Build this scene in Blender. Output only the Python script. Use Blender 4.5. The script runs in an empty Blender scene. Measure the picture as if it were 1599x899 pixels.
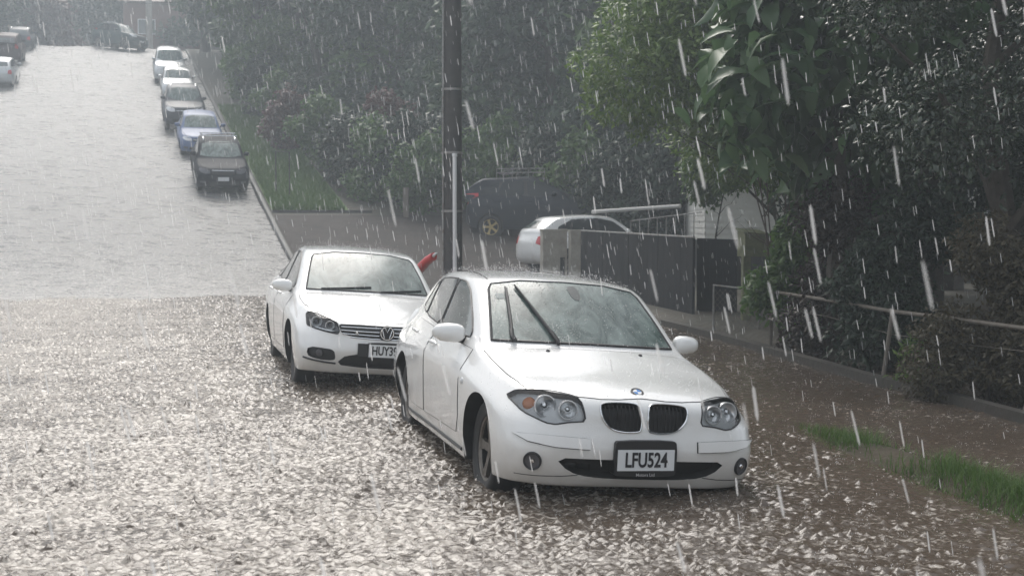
import bpy, bmesh, math, random
import numpy as np
from mathutils import Vector, Matrix
from mathutils.bvhtree import BVHTree
from mathutils.geometry import delaunay_2d_cdt

random.seed(7)
rng = np.random.default_rng(11)
R = math.radians
scene = bpy.context.scene
col = scene.collection

# ------------------------------------------------------------------ camera
CAM_H, CAM_PITCH, FPX = 1.73, 2.96, 1985.0
cam_d = bpy.data.cameras.new("camera")
cam_d.sensor_width = 36.0
cam_d.lens = FPX / 1599.0 * 36.0
cam_d.clip_end = 2000.0
cam = bpy.data.objects.new("camera", cam_d)
col.objects.link(cam)
cam.location = (0, 0, CAM_H)
cam.rotation_euler = (R(90 - CAM_PITCH), 0, 0)
scene.camera = cam
cam_d.dof.use_dof = True
cam_d.dof.focus_distance = 9.5
cam_d.dof.aperture_fstop = 5.0

# ------------------------------------------------------------------ light
SUN_EL, SUN_AZ = 50.0, -14.0          # azimuth from +Y, towards -X negative
EXPOSURE = 0.6
world = bpy.data.worlds.new("World")
scene.world = world
world.use_nodes = True
wn = world.node_tree.nodes
wl = world.node_tree.links
bg = wn["Background"]
sky = wn.new("ShaderNodeTexSky")
sky.sky_type = 'NISHITA'
sky.sun_disc = False
sky.sun_elevation = R(SUN_EL)
sky.sun_rotation = R(SUN_AZ)
sky.air_density = 1.0
sky.dust_density = 6.0
sky.ozone_density = 1.0
hs = wn.new("ShaderNodeHueSaturation")
hs.inputs['Saturation'].default_value = 0.95
wl.new(sky.outputs['Color'], hs.inputs['Color'])
# an even rain-cloud deck over most of the sky
cl = wn.new("ShaderNodeMix")
cl.data_type = 'RGBA'
cl.inputs['Factor'].default_value = 0.63
cl.inputs['B'].default_value = (6.6, 6.75, 6.95, 1)
wl.new(hs.outputs['Color'], cl.inputs['A'])
wl.new(cl.outputs['Result'], bg.inputs['Color'])
bg.inputs['Strength'].default_value = 0.11
sun_d = bpy.data.lights.new("sun", 'SUN')
sun_d.energy = 1.5
sun_d.angle = R(34)
sun_d.color = (1.0, 0.975, 0.94)
sun = bpy.data.objects.new("sun", sun_d)
col.objects.link(sun)
sv = Vector((math.sin(R(SUN_AZ)) * math.cos(R(SUN_EL)), math.cos(R(SUN_AZ)) * math.cos(R(SUN_EL)), math.sin(R(SUN_EL))))
sun.rotation_euler = (-sv).to_track_quat('-Z', 'Y').to_euler()
sun.location = (0, 0, 60)

scene.view_settings.view_transform = 'Standard'
scene.view_settings.look = 'None'
scene.view_settings.exposure = EXPOSURE
scene.view_settings.gamma = 1.0
scene.view_settings.use_curve_mapping = False
scene.cycles.use_denoising = True
scene.cycles.max_bounces = 6
scene.cycles.transparent_max_bounces = 24
scene.cycles.volume_bounces = 1
scene.cycles.caustics_reflective = False
scene.cycles.caustics_refractive = False

HAZE_DENSITY = 0.0035


# ------------------------------------------------------------------ helpers
def tag(o, label=None, cat=None, group=None, kind=None):
    if label: o["label"] = label
    if cat: o["category"] = cat
    if group: o["group"] = group
    if kind: o["kind"] = kind
    return o


def link(o, parent=None):
    col.objects.link(o)
    if parent is not None:
        o.parent = parent
    return o


def empty(name, loc=(0, 0, 0), rot=(0, 0, 0)):
    o = bpy.data.objects.new(name, None)
    o.empty_display_size = 0.2
    o.location = loc
    o.rotation_euler = rot
    return link(o)


def copy_tree(o, parent=None):
    c = o.copy()
    col.objects.link(c)
    c.parent = parent
    for ch in list(o.children):
        copy_tree(ch, c)
    return c


class MB:
    """collects vertices and faces of one mesh"""

    def __init__(self):
        self.v, self.f, self.mi = [], [], []

    def add(self, verts, faces, mi=0):
        b = len(self.v)
        self.v.extend([tuple(p) for p in verts])
        for f in faces:
            self.f.append(tuple(b + i for i in f))
            self.mi.append(mi)
        return self

    def box(self, x0, x1, y0, y1, z0, z1, mi=0, M=None):
        vs = [Vector((x, y, z)) for z in (z0, z1) for y in (y0, y1) for x in (x0, x1)]
        if M is not None:
            vs = [M @ p for p in vs]
        return self.add(vs, [(0, 2, 3, 1), (4, 5, 7, 6), (0, 1, 5, 4), (2, 6, 7, 3), (0, 4, 6, 2), (1, 3, 7, 5)], mi)

    def tube(self, pts, r, n=8, mi=0, caps=True, closed=False):
        pts = [Vector(p) for p in pts]
        rs = r if isinstance(r, (list, tuple)) else [r] * len(pts)
        m = len(pts)
        rings = []
        prev = None
        for i in range(m):
            if closed:
                t = pts[(i + 1) % m] - pts[(i - 1) % m]
            else:
                t = pts[min(i + 1, m - 1)] - pts[max(i - 1, 0)]
            if t.length < 1e-9: t = Vector((0, 0, 1))
            t.normalize()
            if prev is None:
                a = Vector((0, 0, 1)) if abs(t.z) < 0.9 else Vector((1, 0, 0))
                u = t.cross(a).normalized()
            else:
                u = (prev - t * prev.dot(t))
                if u.length < 1e-6:
                    u = t.cross(Vector((0.3, 0.5, 0.8)))
                u.normalize()
            prev = u
            w = t.cross(u)
            rings.append([pts[i] + (u * math.cos(2 * math.pi * k / n) + w * math.sin(2 * math.pi * k / n)) * rs[i] for k in range(n)])
        vs = [p for ring in rings for p in ring]
        fs = []
        for i in range(m if closed else m - 1):
            for k in range(n):
                j = (i + 1) % m
                fs.append((i * n + k, i * n + (k + 1) % n, j * n + (k + 1) % n, j * n + k))
        if caps and not closed:
            fs.append(tuple(range(n - 1, -1, -1)))
            fs.append(tuple((m - 1) * n + k for k in range(n)))
        return self.add(vs, fs, mi)

    def lathe(self, prof, n=24, M=None, mi=0, close=False):
        """profile (r, a): radius and height along the local Z axis"""
        vs = []
        for (r, a) in prof:
            for k in range(n):
                p = Vector((r * math.cos(2 * math.pi * k / n), r * math.sin(2 * math.pi * k / n), a))
                vs.append(M @ p if M is not None else p)
        fs = []
        m = len(prof)
        for i in range(m if close else m - 1):
            j = (i + 1) % m
            for k in range(n):
                fs.append((i * n + k, i * n + (k + 1) % n, j * n + (k + 1) % n, j * n + k))
        return self.add(vs, fs, mi)

    def build(self, name, mats, parent=None, smooth=True, sharp=35):
        me = bpy.data.meshes.new(name)
        me.from_pydata(self.v, [], self.f)
        if not isinstance(mats, (list, tuple)):
            mats = [mats]
        for m in mats:
            me.materials.append(m)
        if len(mats) > 1:
            me.polygons.foreach_set('material_index', self.mi)
        fin(me, smooth, sharp)
        return link(bpy.data.objects.new(name, me), parent)


def fin(me, smooth=True, sharp=35):
    if smooth:
        me.polygons.foreach_set('use_smooth', [True] * len(me.polygons))
        if sharp:
            me.set_sharp_from_angle(angle=R(sharp))
    me.update()


def np_mesh(name, verts, faces, mat, parent=None, smooth=False):
    """fast mesh from arrays; faces (n,3) or (n,4)"""
    me = bpy.data.meshes.new(name)
    verts = np.asarray(verts, np.float32)
    faces = np.asarray(faces, np.int32)
    k = faces.shape[1]
    me.vertices.add(len(verts))
    me.vertices.foreach_set('co', verts.ravel())
    me.loops.add(faces.size)
    me.loops.foreach_set('vertex_index', faces.ravel())
    me.polygons.add(len(faces))
    me.polygons.foreach_set('loop_start', np.arange(0, faces.size, k, dtype=np.int32))
    me.update(calc_edges=True)
    if smooth:
        me.polygons.foreach_set('use_smooth', np.ones(len(faces), bool))
    for m in (mat if isinstance(mat, (list, tuple)) else [mat]):
        me.materials.append(m)
    me.validate()
    me.update()
    return link(bpy.data.objects.new(name, me), parent)


# ------------------------------------------------------------------ materials
def mat(name, c, rough=0.5, metal=0.0, coat=0.0, spec=0.5, bump=None, vary=None, trans=0.0, emis=None):
    m = bpy.data.materials.new(name)
    m.use_nodes = True
    nt = m.node_tree
    p = nt.nodes['Principled BSDF']
    p.inputs['Base Color'].default_value = (*c, 1)
    p.inputs['Roughness'].default_value = rough
    p.inputs['Metallic'].default_value = metal
    p.inputs['Specular IOR Level'].default_value = spec
    if coat:
        p.inputs['Coat Weight'].default_value = coat
        p.inputs['Coat Roughness'].default_value = 0.06
    tc = nt.nodes.new('ShaderNodeTexCoord')
    if vary:                                    # (scale, other colour, lo, hi)
        n = nt.nodes.new('ShaderNodeTexNoise')
        n.inputs['Scale'].default_value = vary[0]
        n.inputs['Detail'].default_value = 6
        n.inputs['Roughness'].default_value = 0.65
        nt.links.new(tc.outputs['Object'], n.inputs['Vector'])
        mr = nt.nodes.new('ShaderNodeMapRange')
        mr.inputs['From Min'].default_value = vary[2]
        mr.inputs['From Max'].default_value = vary[3]
        nt.links.new(n.outputs['Fac'], mr.inputs['Value'])
        mx = nt.nodes.new('ShaderNodeMix')
        mx.data_type = 'RGBA'
        mx.inputs['A'].default_value = (*c, 1)
        mx.inputs['B'].default_value = (*vary[1], 1)
        nt.links.new(mr.outputs['Result'], mx.inputs['Factor'])
        nt.links.new(mx.outputs['Result'], p.inputs['Base Color'])
    if bump:                                    # (scale, strength, distance)
        n = nt.nodes.new('ShaderNodeTexNoise')
        n.inputs['Scale'].default_value = bump[0]
        n.inputs['Detail'].default_value = 5
        nt.links.new(tc.outputs['Object'], n.inputs['Vector'])
        b = nt.nodes.new('ShaderNodeBump')
        b.inputs['Strength'].default_value = bump[1]
        b.inputs['Distance'].default_value = bump[2]
        nt.links.new(n.outputs['Fac'], b.inputs['Height'])
        nt.links.new(b.outputs['Normal'], p.inputs['Normal'])
        if coat:
            nt.links.new(b.outputs['Normal'], p.inputs['Coat Normal'])
    return m


def drops_mat(name, c, rough, coat=0.8, metal=0.0, spec=0.5, scale=85, strength=0.55, dirt=None):
    """paint or glass covered with rain: small round beads standing on the surface"""
    m = mat(name, c, rough, metal, coat, spec)
    nt = m.node_tree
    p = nt.nodes['Principled BSDF']
    tc = nt.nodes.new('ShaderNodeTexCoord')
    v = nt.nodes.new('ShaderNodeTexVoronoi')
    v.inputs['Scale'].default_value = scale
    v.inputs['Randomness'].default_value = 1.0
    nt.links.new(tc.outputs['Object'], v.inputs['Vector'])
    mr = nt.nodes.new('ShaderNodeMapRange')
    mr.inputs['From Min'].default_value = 0.0
    mr.inputs['From Max'].default_value = 0.38
    mr.inputs['To Min'].default_value = 1.0
    mr.inputs['To Max'].default_value = 0.0
    mr.interpolation_type = 'SMOOTHSTEP'
    nt.links.new(v.outputs['Distance'], mr.inputs['Value'])
    n2 = nt.nodes.new('ShaderNodeTexNoise')
    n2.inputs['Scale'].default_value = 9
    n2.inputs['Detail'].default_value = 3
    nt.links.new(tc.outputs['Object'], n2.inputs['Vector'])
    mul = nt.nodes.new('ShaderNodeMath')
    mul.operation = 'MULTIPLY'
    nt.links.new(mr.outputs['Result'], mul.inputs[0])
    nt.links.new(n2.outputs['Fac'], mul.inputs[1])
    b = nt.nodes.new('ShaderNodeBump')
    b.inputs['Strength'].default_value = strength
    b.inputs['Distance'].default_value = 0.006
    nt.links.new(mul.outputs['Value'], b.inputs['Height'])
    nt.links.new(b.outputs['Normal'], p.inputs['Coat Normal'])
    nt.links.new(b.outputs['Normal'], p.inputs['Normal'])
    if dirt:                                    # splashed mud film low on the body (local z)
        sx = nt.nodes.new('ShaderNodeSeparateXYZ')
        nt.links.new(tc.outputs['Object'], sx.inputs['Vector'])
        n3 = nt.nodes.new('ShaderNodeTexNoise')
        n3.inputs['Scale'].default_value = 5
        n3.inputs['Detail'].default_value = 5
        nt.links.new(tc.outputs['Object'], n3.inputs['Vector'])
        ad = nt.nodes.new('ShaderNodeMath')
        ad.operation = 'MULTIPLY_ADD'
        ad.inputs[1].default_value = 0.5
        nt.links.new(n3.outputs['Fac'], ad.inputs[0])
        nt.links.new(sx.outputs['Z'], ad.inputs[2])
        m2 = nt.nodes.new('ShaderNodeMapRange')
        m2.inputs['From Min'].default_value = 0.42
        m2.inputs['From Max'].default_value = 0.85
        m2.inputs['To Min'].default_value = 0.55
        m2.inputs['To Max'].default_value = 0.0
        nt.links.new(ad.outputs['Value'], m2.inputs['Value'])
        mx = nt.nodes.new('ShaderNodeMix')
        mx.data_type = 'RGBA'
        mx.inputs['A'].default_value = (*c, 1)
        mx.inputs['B'].default_value = (*dirt, 1)
        nt.links.new(m2.outputs['Result'], mx.inputs['Factor'])
        nt.links.new(mx.outputs['Result'], p.inputs['Base Color'])
    return m


M_WHITE = drops_mat('white_paint', (0.77, 0.77, 0.755), 0.25, 1.0, strength=.28, dirt=(0.42, 0.38, 0.33))
M_SILVER = drops_mat('silver_paint', (0.55, 0.57, 0.58), 0.3, 0.7, metal=0.4)
M_BLACKP = drops_mat('black_paint', (0.008, 0.010, 0.015), 0.5, 0.0, spec=.05)
M_GREYP = drops_mat('grey_paint', (0.06, 0.065, 0.075), 0.42, 0.0, spec=.25)
M_NAVY = drops_mat('navy_paint', (0.022, 0.026, 0.034), 0.42, 0.0, spec=.15)
M_GLASSD = drops_mat('dark_side_glass', (0.018, 0.022, 0.024), 0.15, 0.0, spec=.35)
M_BLUEP = drops_mat('blue_paint', (0.10, 0.145, 0.27), 0.40, 0.0, spec=.3)
M_GREENP = drops_mat('green_paint', (0.02, 0.045, 0.045), 0.42, 0.0, spec=.25)
M_REDP = drops_mat('maroon_paint', (0.04, 0.018, 0.02), 0.42, 0.0, spec=.15)
M_REDB = drops_mat('red_plastic', (0.55, 0.03, 0.03), 0.3, 0.6)
M_SCREEN = drops_mat('wet_screen_glass', (0.10, 0.135, 0.125), 0.20, 0.0, spec=0.5, scale=60, strength=0.5)


def misted(m, c1, c2, scale):
    """uneven breath and water film on the glass"""
    nt = m.node_tree
    p = nt.nodes['Principled BSDF']
    tc = nt.nodes.new('ShaderNodeTexCoord')
    mp = nt.nodes.new('ShaderNodeMapping'); mp.inputs['Scale'].default_value = (1.3, .6, .6)
    nt.links.new(tc.outputs['Object'], mp.inputs['Vector'])
    n = nt.nodes.new('ShaderNodeTexNoise'); n.inputs['Scale'].default_value = scale; n.inputs['Detail'].default_value = 6; n.inputs['Roughness'].default_value = .6; n.inputs['Distortion'].default_value = 1.2
    nt.links.new(mp.outputs[0], n.inputs['Vector'])
    mr = nt.nodes.new('ShaderNodeMapRange'); mr.inputs['From Min'].default_value = .36; mr.inputs['From Max'].default_value = .64
    nt.links.new(n.outputs['Fac'], mr.inputs['Value'])
    mx = nt.nodes.new('ShaderNodeMix'); mx.data_type = 'RGBA'
    mx.inputs['A'].default_value = (*c1, 1); mx.inputs['B'].default_value = (*c2, 1)
    nt.links.new(mr.outputs[0], mx.inputs['Factor']); nt.links.new(mx.outputs['Result'], p.inputs['Base Color'])


misted(M_SCREEN, (.045, .07, .064), (.17, .215, .20), 4.0)
M_GLASS = drops_mat('wet_side_glass', (0.06, 0.075, 0.073), 0.08, 0.5, spec=0.7, scale=70, strength=0.35)
M_BLACK = mat('black_plastic', (0.012, 0.012, 0.013), 0.45)
M_GAP = mat('gap_black', (0.01, 0.01, 0.01), 0.8)
M_RUBBER = mat('rubber', (0.018, 0.018, 0.019), 0.55, bump=(60, 0.3, 0.004))
M_WELL = mat('wheel_well', (0.008, 0.008, 0.008), 0.9)
M_RIM = mat('alloy', (0.22, 0.20, 0.18), 0.4, 0.6, vary=(14, (0.13, 0.11, 0.09), 0.4, 0.65))
M_GOLD = mat('brass_alloy', (0.35, 0.27, 0.12), 0.4, 0.5)
M_CHROME = mat('chrome', (0.75, 0.76, 0.77), 0.12, 1.0)
M_HOUSE = mat('lamp_housing', (0.66, 0.67, 0.68), 0.35, 0.15)
M_HOUSED = mat('lamp_housing_dark', (0.10, 0.10, 0.11), 0.3, 0.5)
M_BOWL = mat('lamp_bowl', (0.7, 0.71, 0.72), 0.22, 0.6)
M_AMBER = mat('amber', (0.75, 0.28, 0.12), 0.25)
M_TAIL = mat('tail_red', (0.5, 0.02, 0.025), 0.15, coat=0.5)
M_PLATE = mat('plate_white', (0.72, 0.74, 0.75), 0.35)
M_INK = mat('plate_ink', (0.012, 0.012, 0.016), 0.4)
M_GTEXT = mat('grey_print', (0.45, 0.45, 0.45), 0.5)
M_RBLUE = mat('badge_blue', (0.05, 0.22, 0.55), 0.25)
M_RWHITE = mat('badge_white', (0.8, 0.8, 0.8), 0.25)


def lens_mat():
    m = bpy.data.materials.new('lens')
    m.use_nodes = True
    nt = m.node_tree
    nt.nodes.clear()
    out = nt.nodes.new('ShaderNodeOutputMaterial')
    tr = nt.nodes.new('ShaderNodeBsdfTransparent')
    tr.inputs['Color'].default_value = (0.93, 0.94, 0.94, 1)
    gl = nt.nodes.new('ShaderNodeBsdfGlossy')
    gl.inputs['Roughness'].default_value = 0.05
    fr = nt.nodes.new('ShaderNodeFresnel')
    fr.inputs['IOR'].default_value = 1.5
    mx = nt.nodes.new('ShaderNodeMixShader')
    nt.links.new(fr.outputs[0], mx.inputs[0])
    nt.links.new(tr.outputs[0], mx.inputs[1])
    nt.links.new(gl.outputs[0], mx.inputs[2])
    nt.links.new(mx.outputs[0], out.inputs['Surface'])
    return m


M_LENS = lens_mat()


# ------------------------------------------------------------------ car body from a fitted subdivision cage
def fitted_body(spec, levels):
    """cage points lie on the finished surface: the cage is moved until its limit passes through them"""
    front, rear, side, top, bot = spec['front'], spec['rear'], spec['side'], spec['top'], spec['front'][0]
    NR = len(front[0])
    V, F, key = [], [], {}

    def vid(tagk, p):
        if tagk not in key:
            key[tagk] = len(V)
            V.append(tuple(p))
        return key[tagk]

    cols_r = front[:3] + [front[3]] + side + [rear[3]] + rear[2::-1]   # right (+x) ribbon
    n = len(cols_r)
    ids = []                                                           # full loop right side then left
    for j, c in enumerate(cols_r):
        ids.append([vid(('r', j, k), c[k]) for k in range(NR)])
    idl = []
    for j, c in enumerate(cols_r):
        if j in (0, n - 1):
            idl.append(ids[j])
        else:
            idl.append([vid(('l', j, k), (-c[k][0], c[k][1], c[k][2])) for k in range(NR)])
    for j in range(n - 1):
        for k in range(NR - 1):
            F.append((ids[j][k], ids[j + 1][k], ids[j + 1][k + 1], ids[j][k + 1]))
            F.append((idl[j][k], idl[j][k + 1], idl[j + 1][k + 1], idl[j + 1][k]))
    # top rows: [l3 l2 l1 c r1 r2 r3]
    rows = []
    rows.append([idl[3][-1], idl[2][-1], idl[1][-1], ids[0][-1], ids[1][-1], ids[2][-1], ids[3][-1]])
    brow = [[idl[3][0], idl[2][0], idl[1][0], ids[0][0], ids[1][0], ids[2][0], ids[3][0]]]
    for i, t in enumerate(top):
        j = 4 + i
        c2, c1, c0 = t
        r2 = vid(('t', i, 2), c2); r1 = vid(('t', i, 1), c1); r0 = vid(('t', i, 0), c0)
        l2 = vid(('tl', i, 2), (-c2[0], c2[1], c2[2])); l1 = vid(('tl', i, 1), (-c1[0], c1[1], c1[2]))
        rows.append([idl[j][-1], l2, l1, r0, r1, r2, ids[j][-1]])
        s = cols_r[j][0]
        b = [vid(('b', i, q), (s[0] * f, s[1], s[2])) for q, f in ((-2, -.66), (-1, -.33), (0, 0), (1, .33), (2, .66))]
        brow.append([idl[j][0]] + b + [ids[j][0]])
    e = n - 4
    rows.append([idl[e][-1], idl[e + 1][-1], idl[e + 2][-1], ids[e + 3][-1], ids[e + 2][-1], ids[e + 1][-1], ids[e][-1]])
    brow.append([idl[e][0], idl[e + 1][0], idl[e + 2][0], ids[e + 3][0], ids[e + 2][0], ids[e + 1][0], ids[e][0]])
    for a, b in zip(rows[:-1], rows[1:]):
        for q in range(6):
            F.append((a[q], a[q + 1], b[q + 1], b[q]))
    for a, b in zip(brow[:-1], brow[1:]):
        for q in range(6):
            F.append((a[q], b[q], b[q + 1], a[q + 1]))
    me = bpy.data.meshes.new('cage')
    me.from_pydata(V, [], F)
    # creases
    em = {}
    for ed in me.edges:
        em[tuple(sorted(ed.vertices))] = ed.index
    cr = me.attributes.new('crease_edge', 'FLOAT', 'EDGE')

    def crease(a, b, v):
        i = em.get(tuple(sorted((a, b))))
        if i is not None:
            cr.data[i].value = max(cr.data[i].value, v)

    cw = spec['cowl_row']
    for i in range(len(rows) - 1):                       # belt line and pillars
        for L in (idl, ids):
            pass
    for i in range(len(rows) - 1):
        b = 0.6 if i >= cw else 0.45
        crease(rows[i][0], rows[i + 1][0], b); crease(rows[i][6], rows[i + 1][6], b)
        p = 0.45 if i >= cw else 0.40
        crease(rows[i][1], rows[i + 1][1], p); crease(rows[i][5], rows[i + 1][5], p)
    for r, v in spec['row_crease'].items():
        for q in range(6):
            crease(rows[r][q], rows[r][q + 1], v)
    for j in range(n - 1):
        for k, v in spec['rib_crease'].items():
            crease(ids[j][k], ids[j + 1][k], v); crease(idl[j][k], idl[j + 1][k], v)
    ob = bpy.data.objects.new('cage', me)
    col.objects.link(ob)
    md = ob.modifiers.new('s', 'SUBSURF')
    md.levels = md.render_levels = 2
    tgt = np.array(V, float)
    cur = tgt.copy()
    nv = len(V)
    for it in range(7):
        me.vertices.foreach_set('co', cur.ravel())
        me.update()
        dg = bpy.context.evaluated_depsgraph_get()
        dg.update()
        ev = ob.evaluated_get(dg).data
        co = np.empty(len(ev.vertices) * 3)
        ev.vertices.foreach_get('co', co)
        d = tgt - co.reshape(-1, 3)[:nv]
        cur = cur + d * 0.7
    me.vertices.foreach_set('co', cur.ravel())
    md.levels = levels
    me.update()
    dg = bpy.context.evaluated_depsgraph_get()
    dg.update()
    out = bpy.data.meshes.new_from_object(ob.evaluated_get(dg))
    bpy.data.objects.remove(ob)
    return out


def bvh_of(me):
    vs = [v.co.copy() for v in me.vertices]
    return BVHTree.FromPolygons(vs, [tuple(p.vertices) for p in me.polygons])


def chaikin(pts, n=2, closed=True, w=.25):
    for _ in range(n):
        out = []
        m = len(pts)
        rngi = range(m) if closed else range(m - 1)
        if not closed: out.append(pts[0])
        for i in rngi:
            a, b = pts[i], pts[(i + 1) % m]
            out.append(tuple(a[k] * (1 - w) + b[k] * w for k in range(len(a))))
            out.append(tuple(a[k] * w + b[k] * (1 - w) for k in range(len(a))))
        if not closed: out.append(pts[-1])
        pts = out
    return pts


def dense(pts, step, closed=True):
    out = []
    m = len(pts)
    for i in range(m if closed else m - 1):
        a, b = pts[i], pts[(i + 1) % m]
        L = math.hypot(a[0] - b[0], a[1] - b[1])
        k = max(1, int(round(L / step)))
        for q in range(k):
            out.append((a[0] + (b[0] - a[0]) * q / k, a[1] + (b[1] - a[1]) * q / k))
    if not closed: out.append(pts[-1])
    return out


def shoot(bvh, a, b, axis, off=0.0):
    """axis 'f' front view (x,z), 'r' right side +x (y,z), 'l' left side -x (y,z), 't' top (x,y), 'b' rear view (x,z)"""
    if axis == 'f': o, d = Vector((a, -3, b)), Vector((0, 1, 0))
    elif axis == 'b': o, d = Vector((a, 9, b)), Vector((0, -1, 0))
    elif axis == 'r': o, d = Vector((3, a, b)), Vector((-1, 0, 0))
    elif axis == 'l': o, d = Vector((-3, a, b)), Vector((1, 0, 0))
    else: o, d = Vector((a, b, 4)), Vector((0, 0, -1))
    loc, nor, idx, dist = bvh.ray_cast(o, d)
    if loc is None:
        loc, nor, idx, dist = bvh.find_nearest(o + d * 2.5)
    if nor.dot(d) > 0: nor = -nor
    return loc + nor * off, nor


def patch(bvh, outline, axis, off, thick=0.006, step=0.03):
    """a piece of panel that follows the body: outer skin + rim; returns verts, faces and loop"""
    loop = dense(outline, step)
    n = len(loop)
    xs = [p[0] for p in loop]; ys = [p[1] for p in loop]
    pts = [Vector(p) for p in loop]

    def inside(x, y):
        c = False
        j = n - 1
        for i in range(n):
            if (ys[i] > y) != (ys[j] > y) and x < (xs[j] - xs[i]) * (y - ys[i]) / (ys[j] - ys[i]) + xs[i]:
                c = not c
            j = i
        return c

    g = step
    x = min(xs) + g / 2
    while x < max(xs):
        y = min(ys) + g / 2
        while y < max(ys):
            if inside(x, y) and min((x - px) ** 2 + (y - py) ** 2 for px, py in loop) > (0.45 * g) ** 2:
                pts.append(Vector((x, y)))
            y += g
        x += g
    r = delaunay_2d_cdt(pts, [(i, (i + 1) % n) for i in range(n)], [], 1, 1e-6)
    v2, fs = r[0], r[2]
    hit = [shoot(bvh, p.x, p.y, axis) for p in v2]
    top = [h + nn * off for h, nn in hit]
    # keep the orientation outward
    fs2 = []
    for f in fs:
        a, b, c = (top[i] for i in f[:3])
        nn = (b - a).cross(c - a)
        fs2.append(tuple(f) if nn.dot(hit[f[0]][1]) >= 0 else tuple(reversed(f)))
    V = list(top)
    cnt = {}
    for f in fs2:
        for i in range(len(f)):
            e = (f[i], f[(i + 1) % len(f)])
            cnt[e] = cnt.get(e, 0) + 1
    bot = {}
    for (a, b) in list(cnt):
        if (b, a) not in cnt:
            for i in (a, b):
                if i not in bot:
                    bot[i] = len(V)
                    V.append(top[i] - hit[i][1] * thick)
            fs2.append((b, a, bot[a], bot[b]))
    return V, fs2


def solid_patch(bvh, outline, axis, out, depth, step=0.03):
    """closed solid used as a cutter: from OUT above to DEPTH under the skin"""
    V, F = patch(bvh, outline, axis, out, out + depth, step)
    nt = len([1 for f in F])
    # bottom cap: mirror of the skin faces
    ntop = 0
    loopmap = {}
    # recompute using patch pieces: skin faces are those with 3 verts
    skin = [f for f in F if len(f) == 3]
    m = max(max(f) for f in skin) + 1
    rim = [f for f in F if len(f) == 4]
    for (b, a, ba, bb) in rim:
        loopmap[a] = ba; loopmap[b] = bb
    Vv = list(V)
    hit = {}
    for i in range(m):
        if i not in loopmap:
            loopmap[i] = len(Vv)
            loc, nor, _, _ = bvh.find_nearest(V[i])
            d = (V[i] - loc)
            nn = d.normalized() if d.length > 1e-6 else nor
            Vv.append(loc - nn * depth)
    F2 = list(F) + [tuple(reversed([loopmap[i] for i in f])) for f in skin]
    return Vv, F2


def on_line(bvh, pts, axis, off=0.0, step=0.03, closed=False):
    return [shoot(bvh, p[0], p[1], axis, off)[0] for p in dense(pts, step, closed)]


def mirror2(pts):
    return [(-a, b) for a, b in reversed(pts)]


def text_mesh(s, size, squeeze=1.0, extrude=0.002, bold=True):
    cu = bpy.data.curves.new('txt', 'FONT')
    cu.body = s
    cu.size = size
    cu.align_x = 'CENTER'
    cu.align_y = 'CENTER'
    cu.extrude = extrude
    cu.offset = size * (0.022 if bold else 0.008)
    cu.resolution_u = 3
    ob = bpy.data.objects.new('txt', cu)
    col.objects.link(ob)
    dg = bpy.context.evaluated_depsgraph_get()
    dg.update()
    me = ob.evaluated_get(dg).to_mesh()
    vs = [Vector((v.co.x * squeeze, v.co.y, v.co.z)) for v in me.vertices]
    fs = [tuple(p.vertices) for p in me.polygons]
    ob.evaluated_get(dg).to_mesh_clear()
    bpy.data.objects.remove(ob)
    bpy.data.curves.remove(cu)
    return vs, fs


# front-facing frame: text x -> +x, text y -> +z, text z -> -y
FRONT = Matrix(((1, 0, 0, 0), (0, 0, -1, 0), (0, 1, 0, 0), (0, 0, 0, 1)))


def side_col(y, tab):
    return [(x, y, z) for (x, z) in tab]


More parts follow.
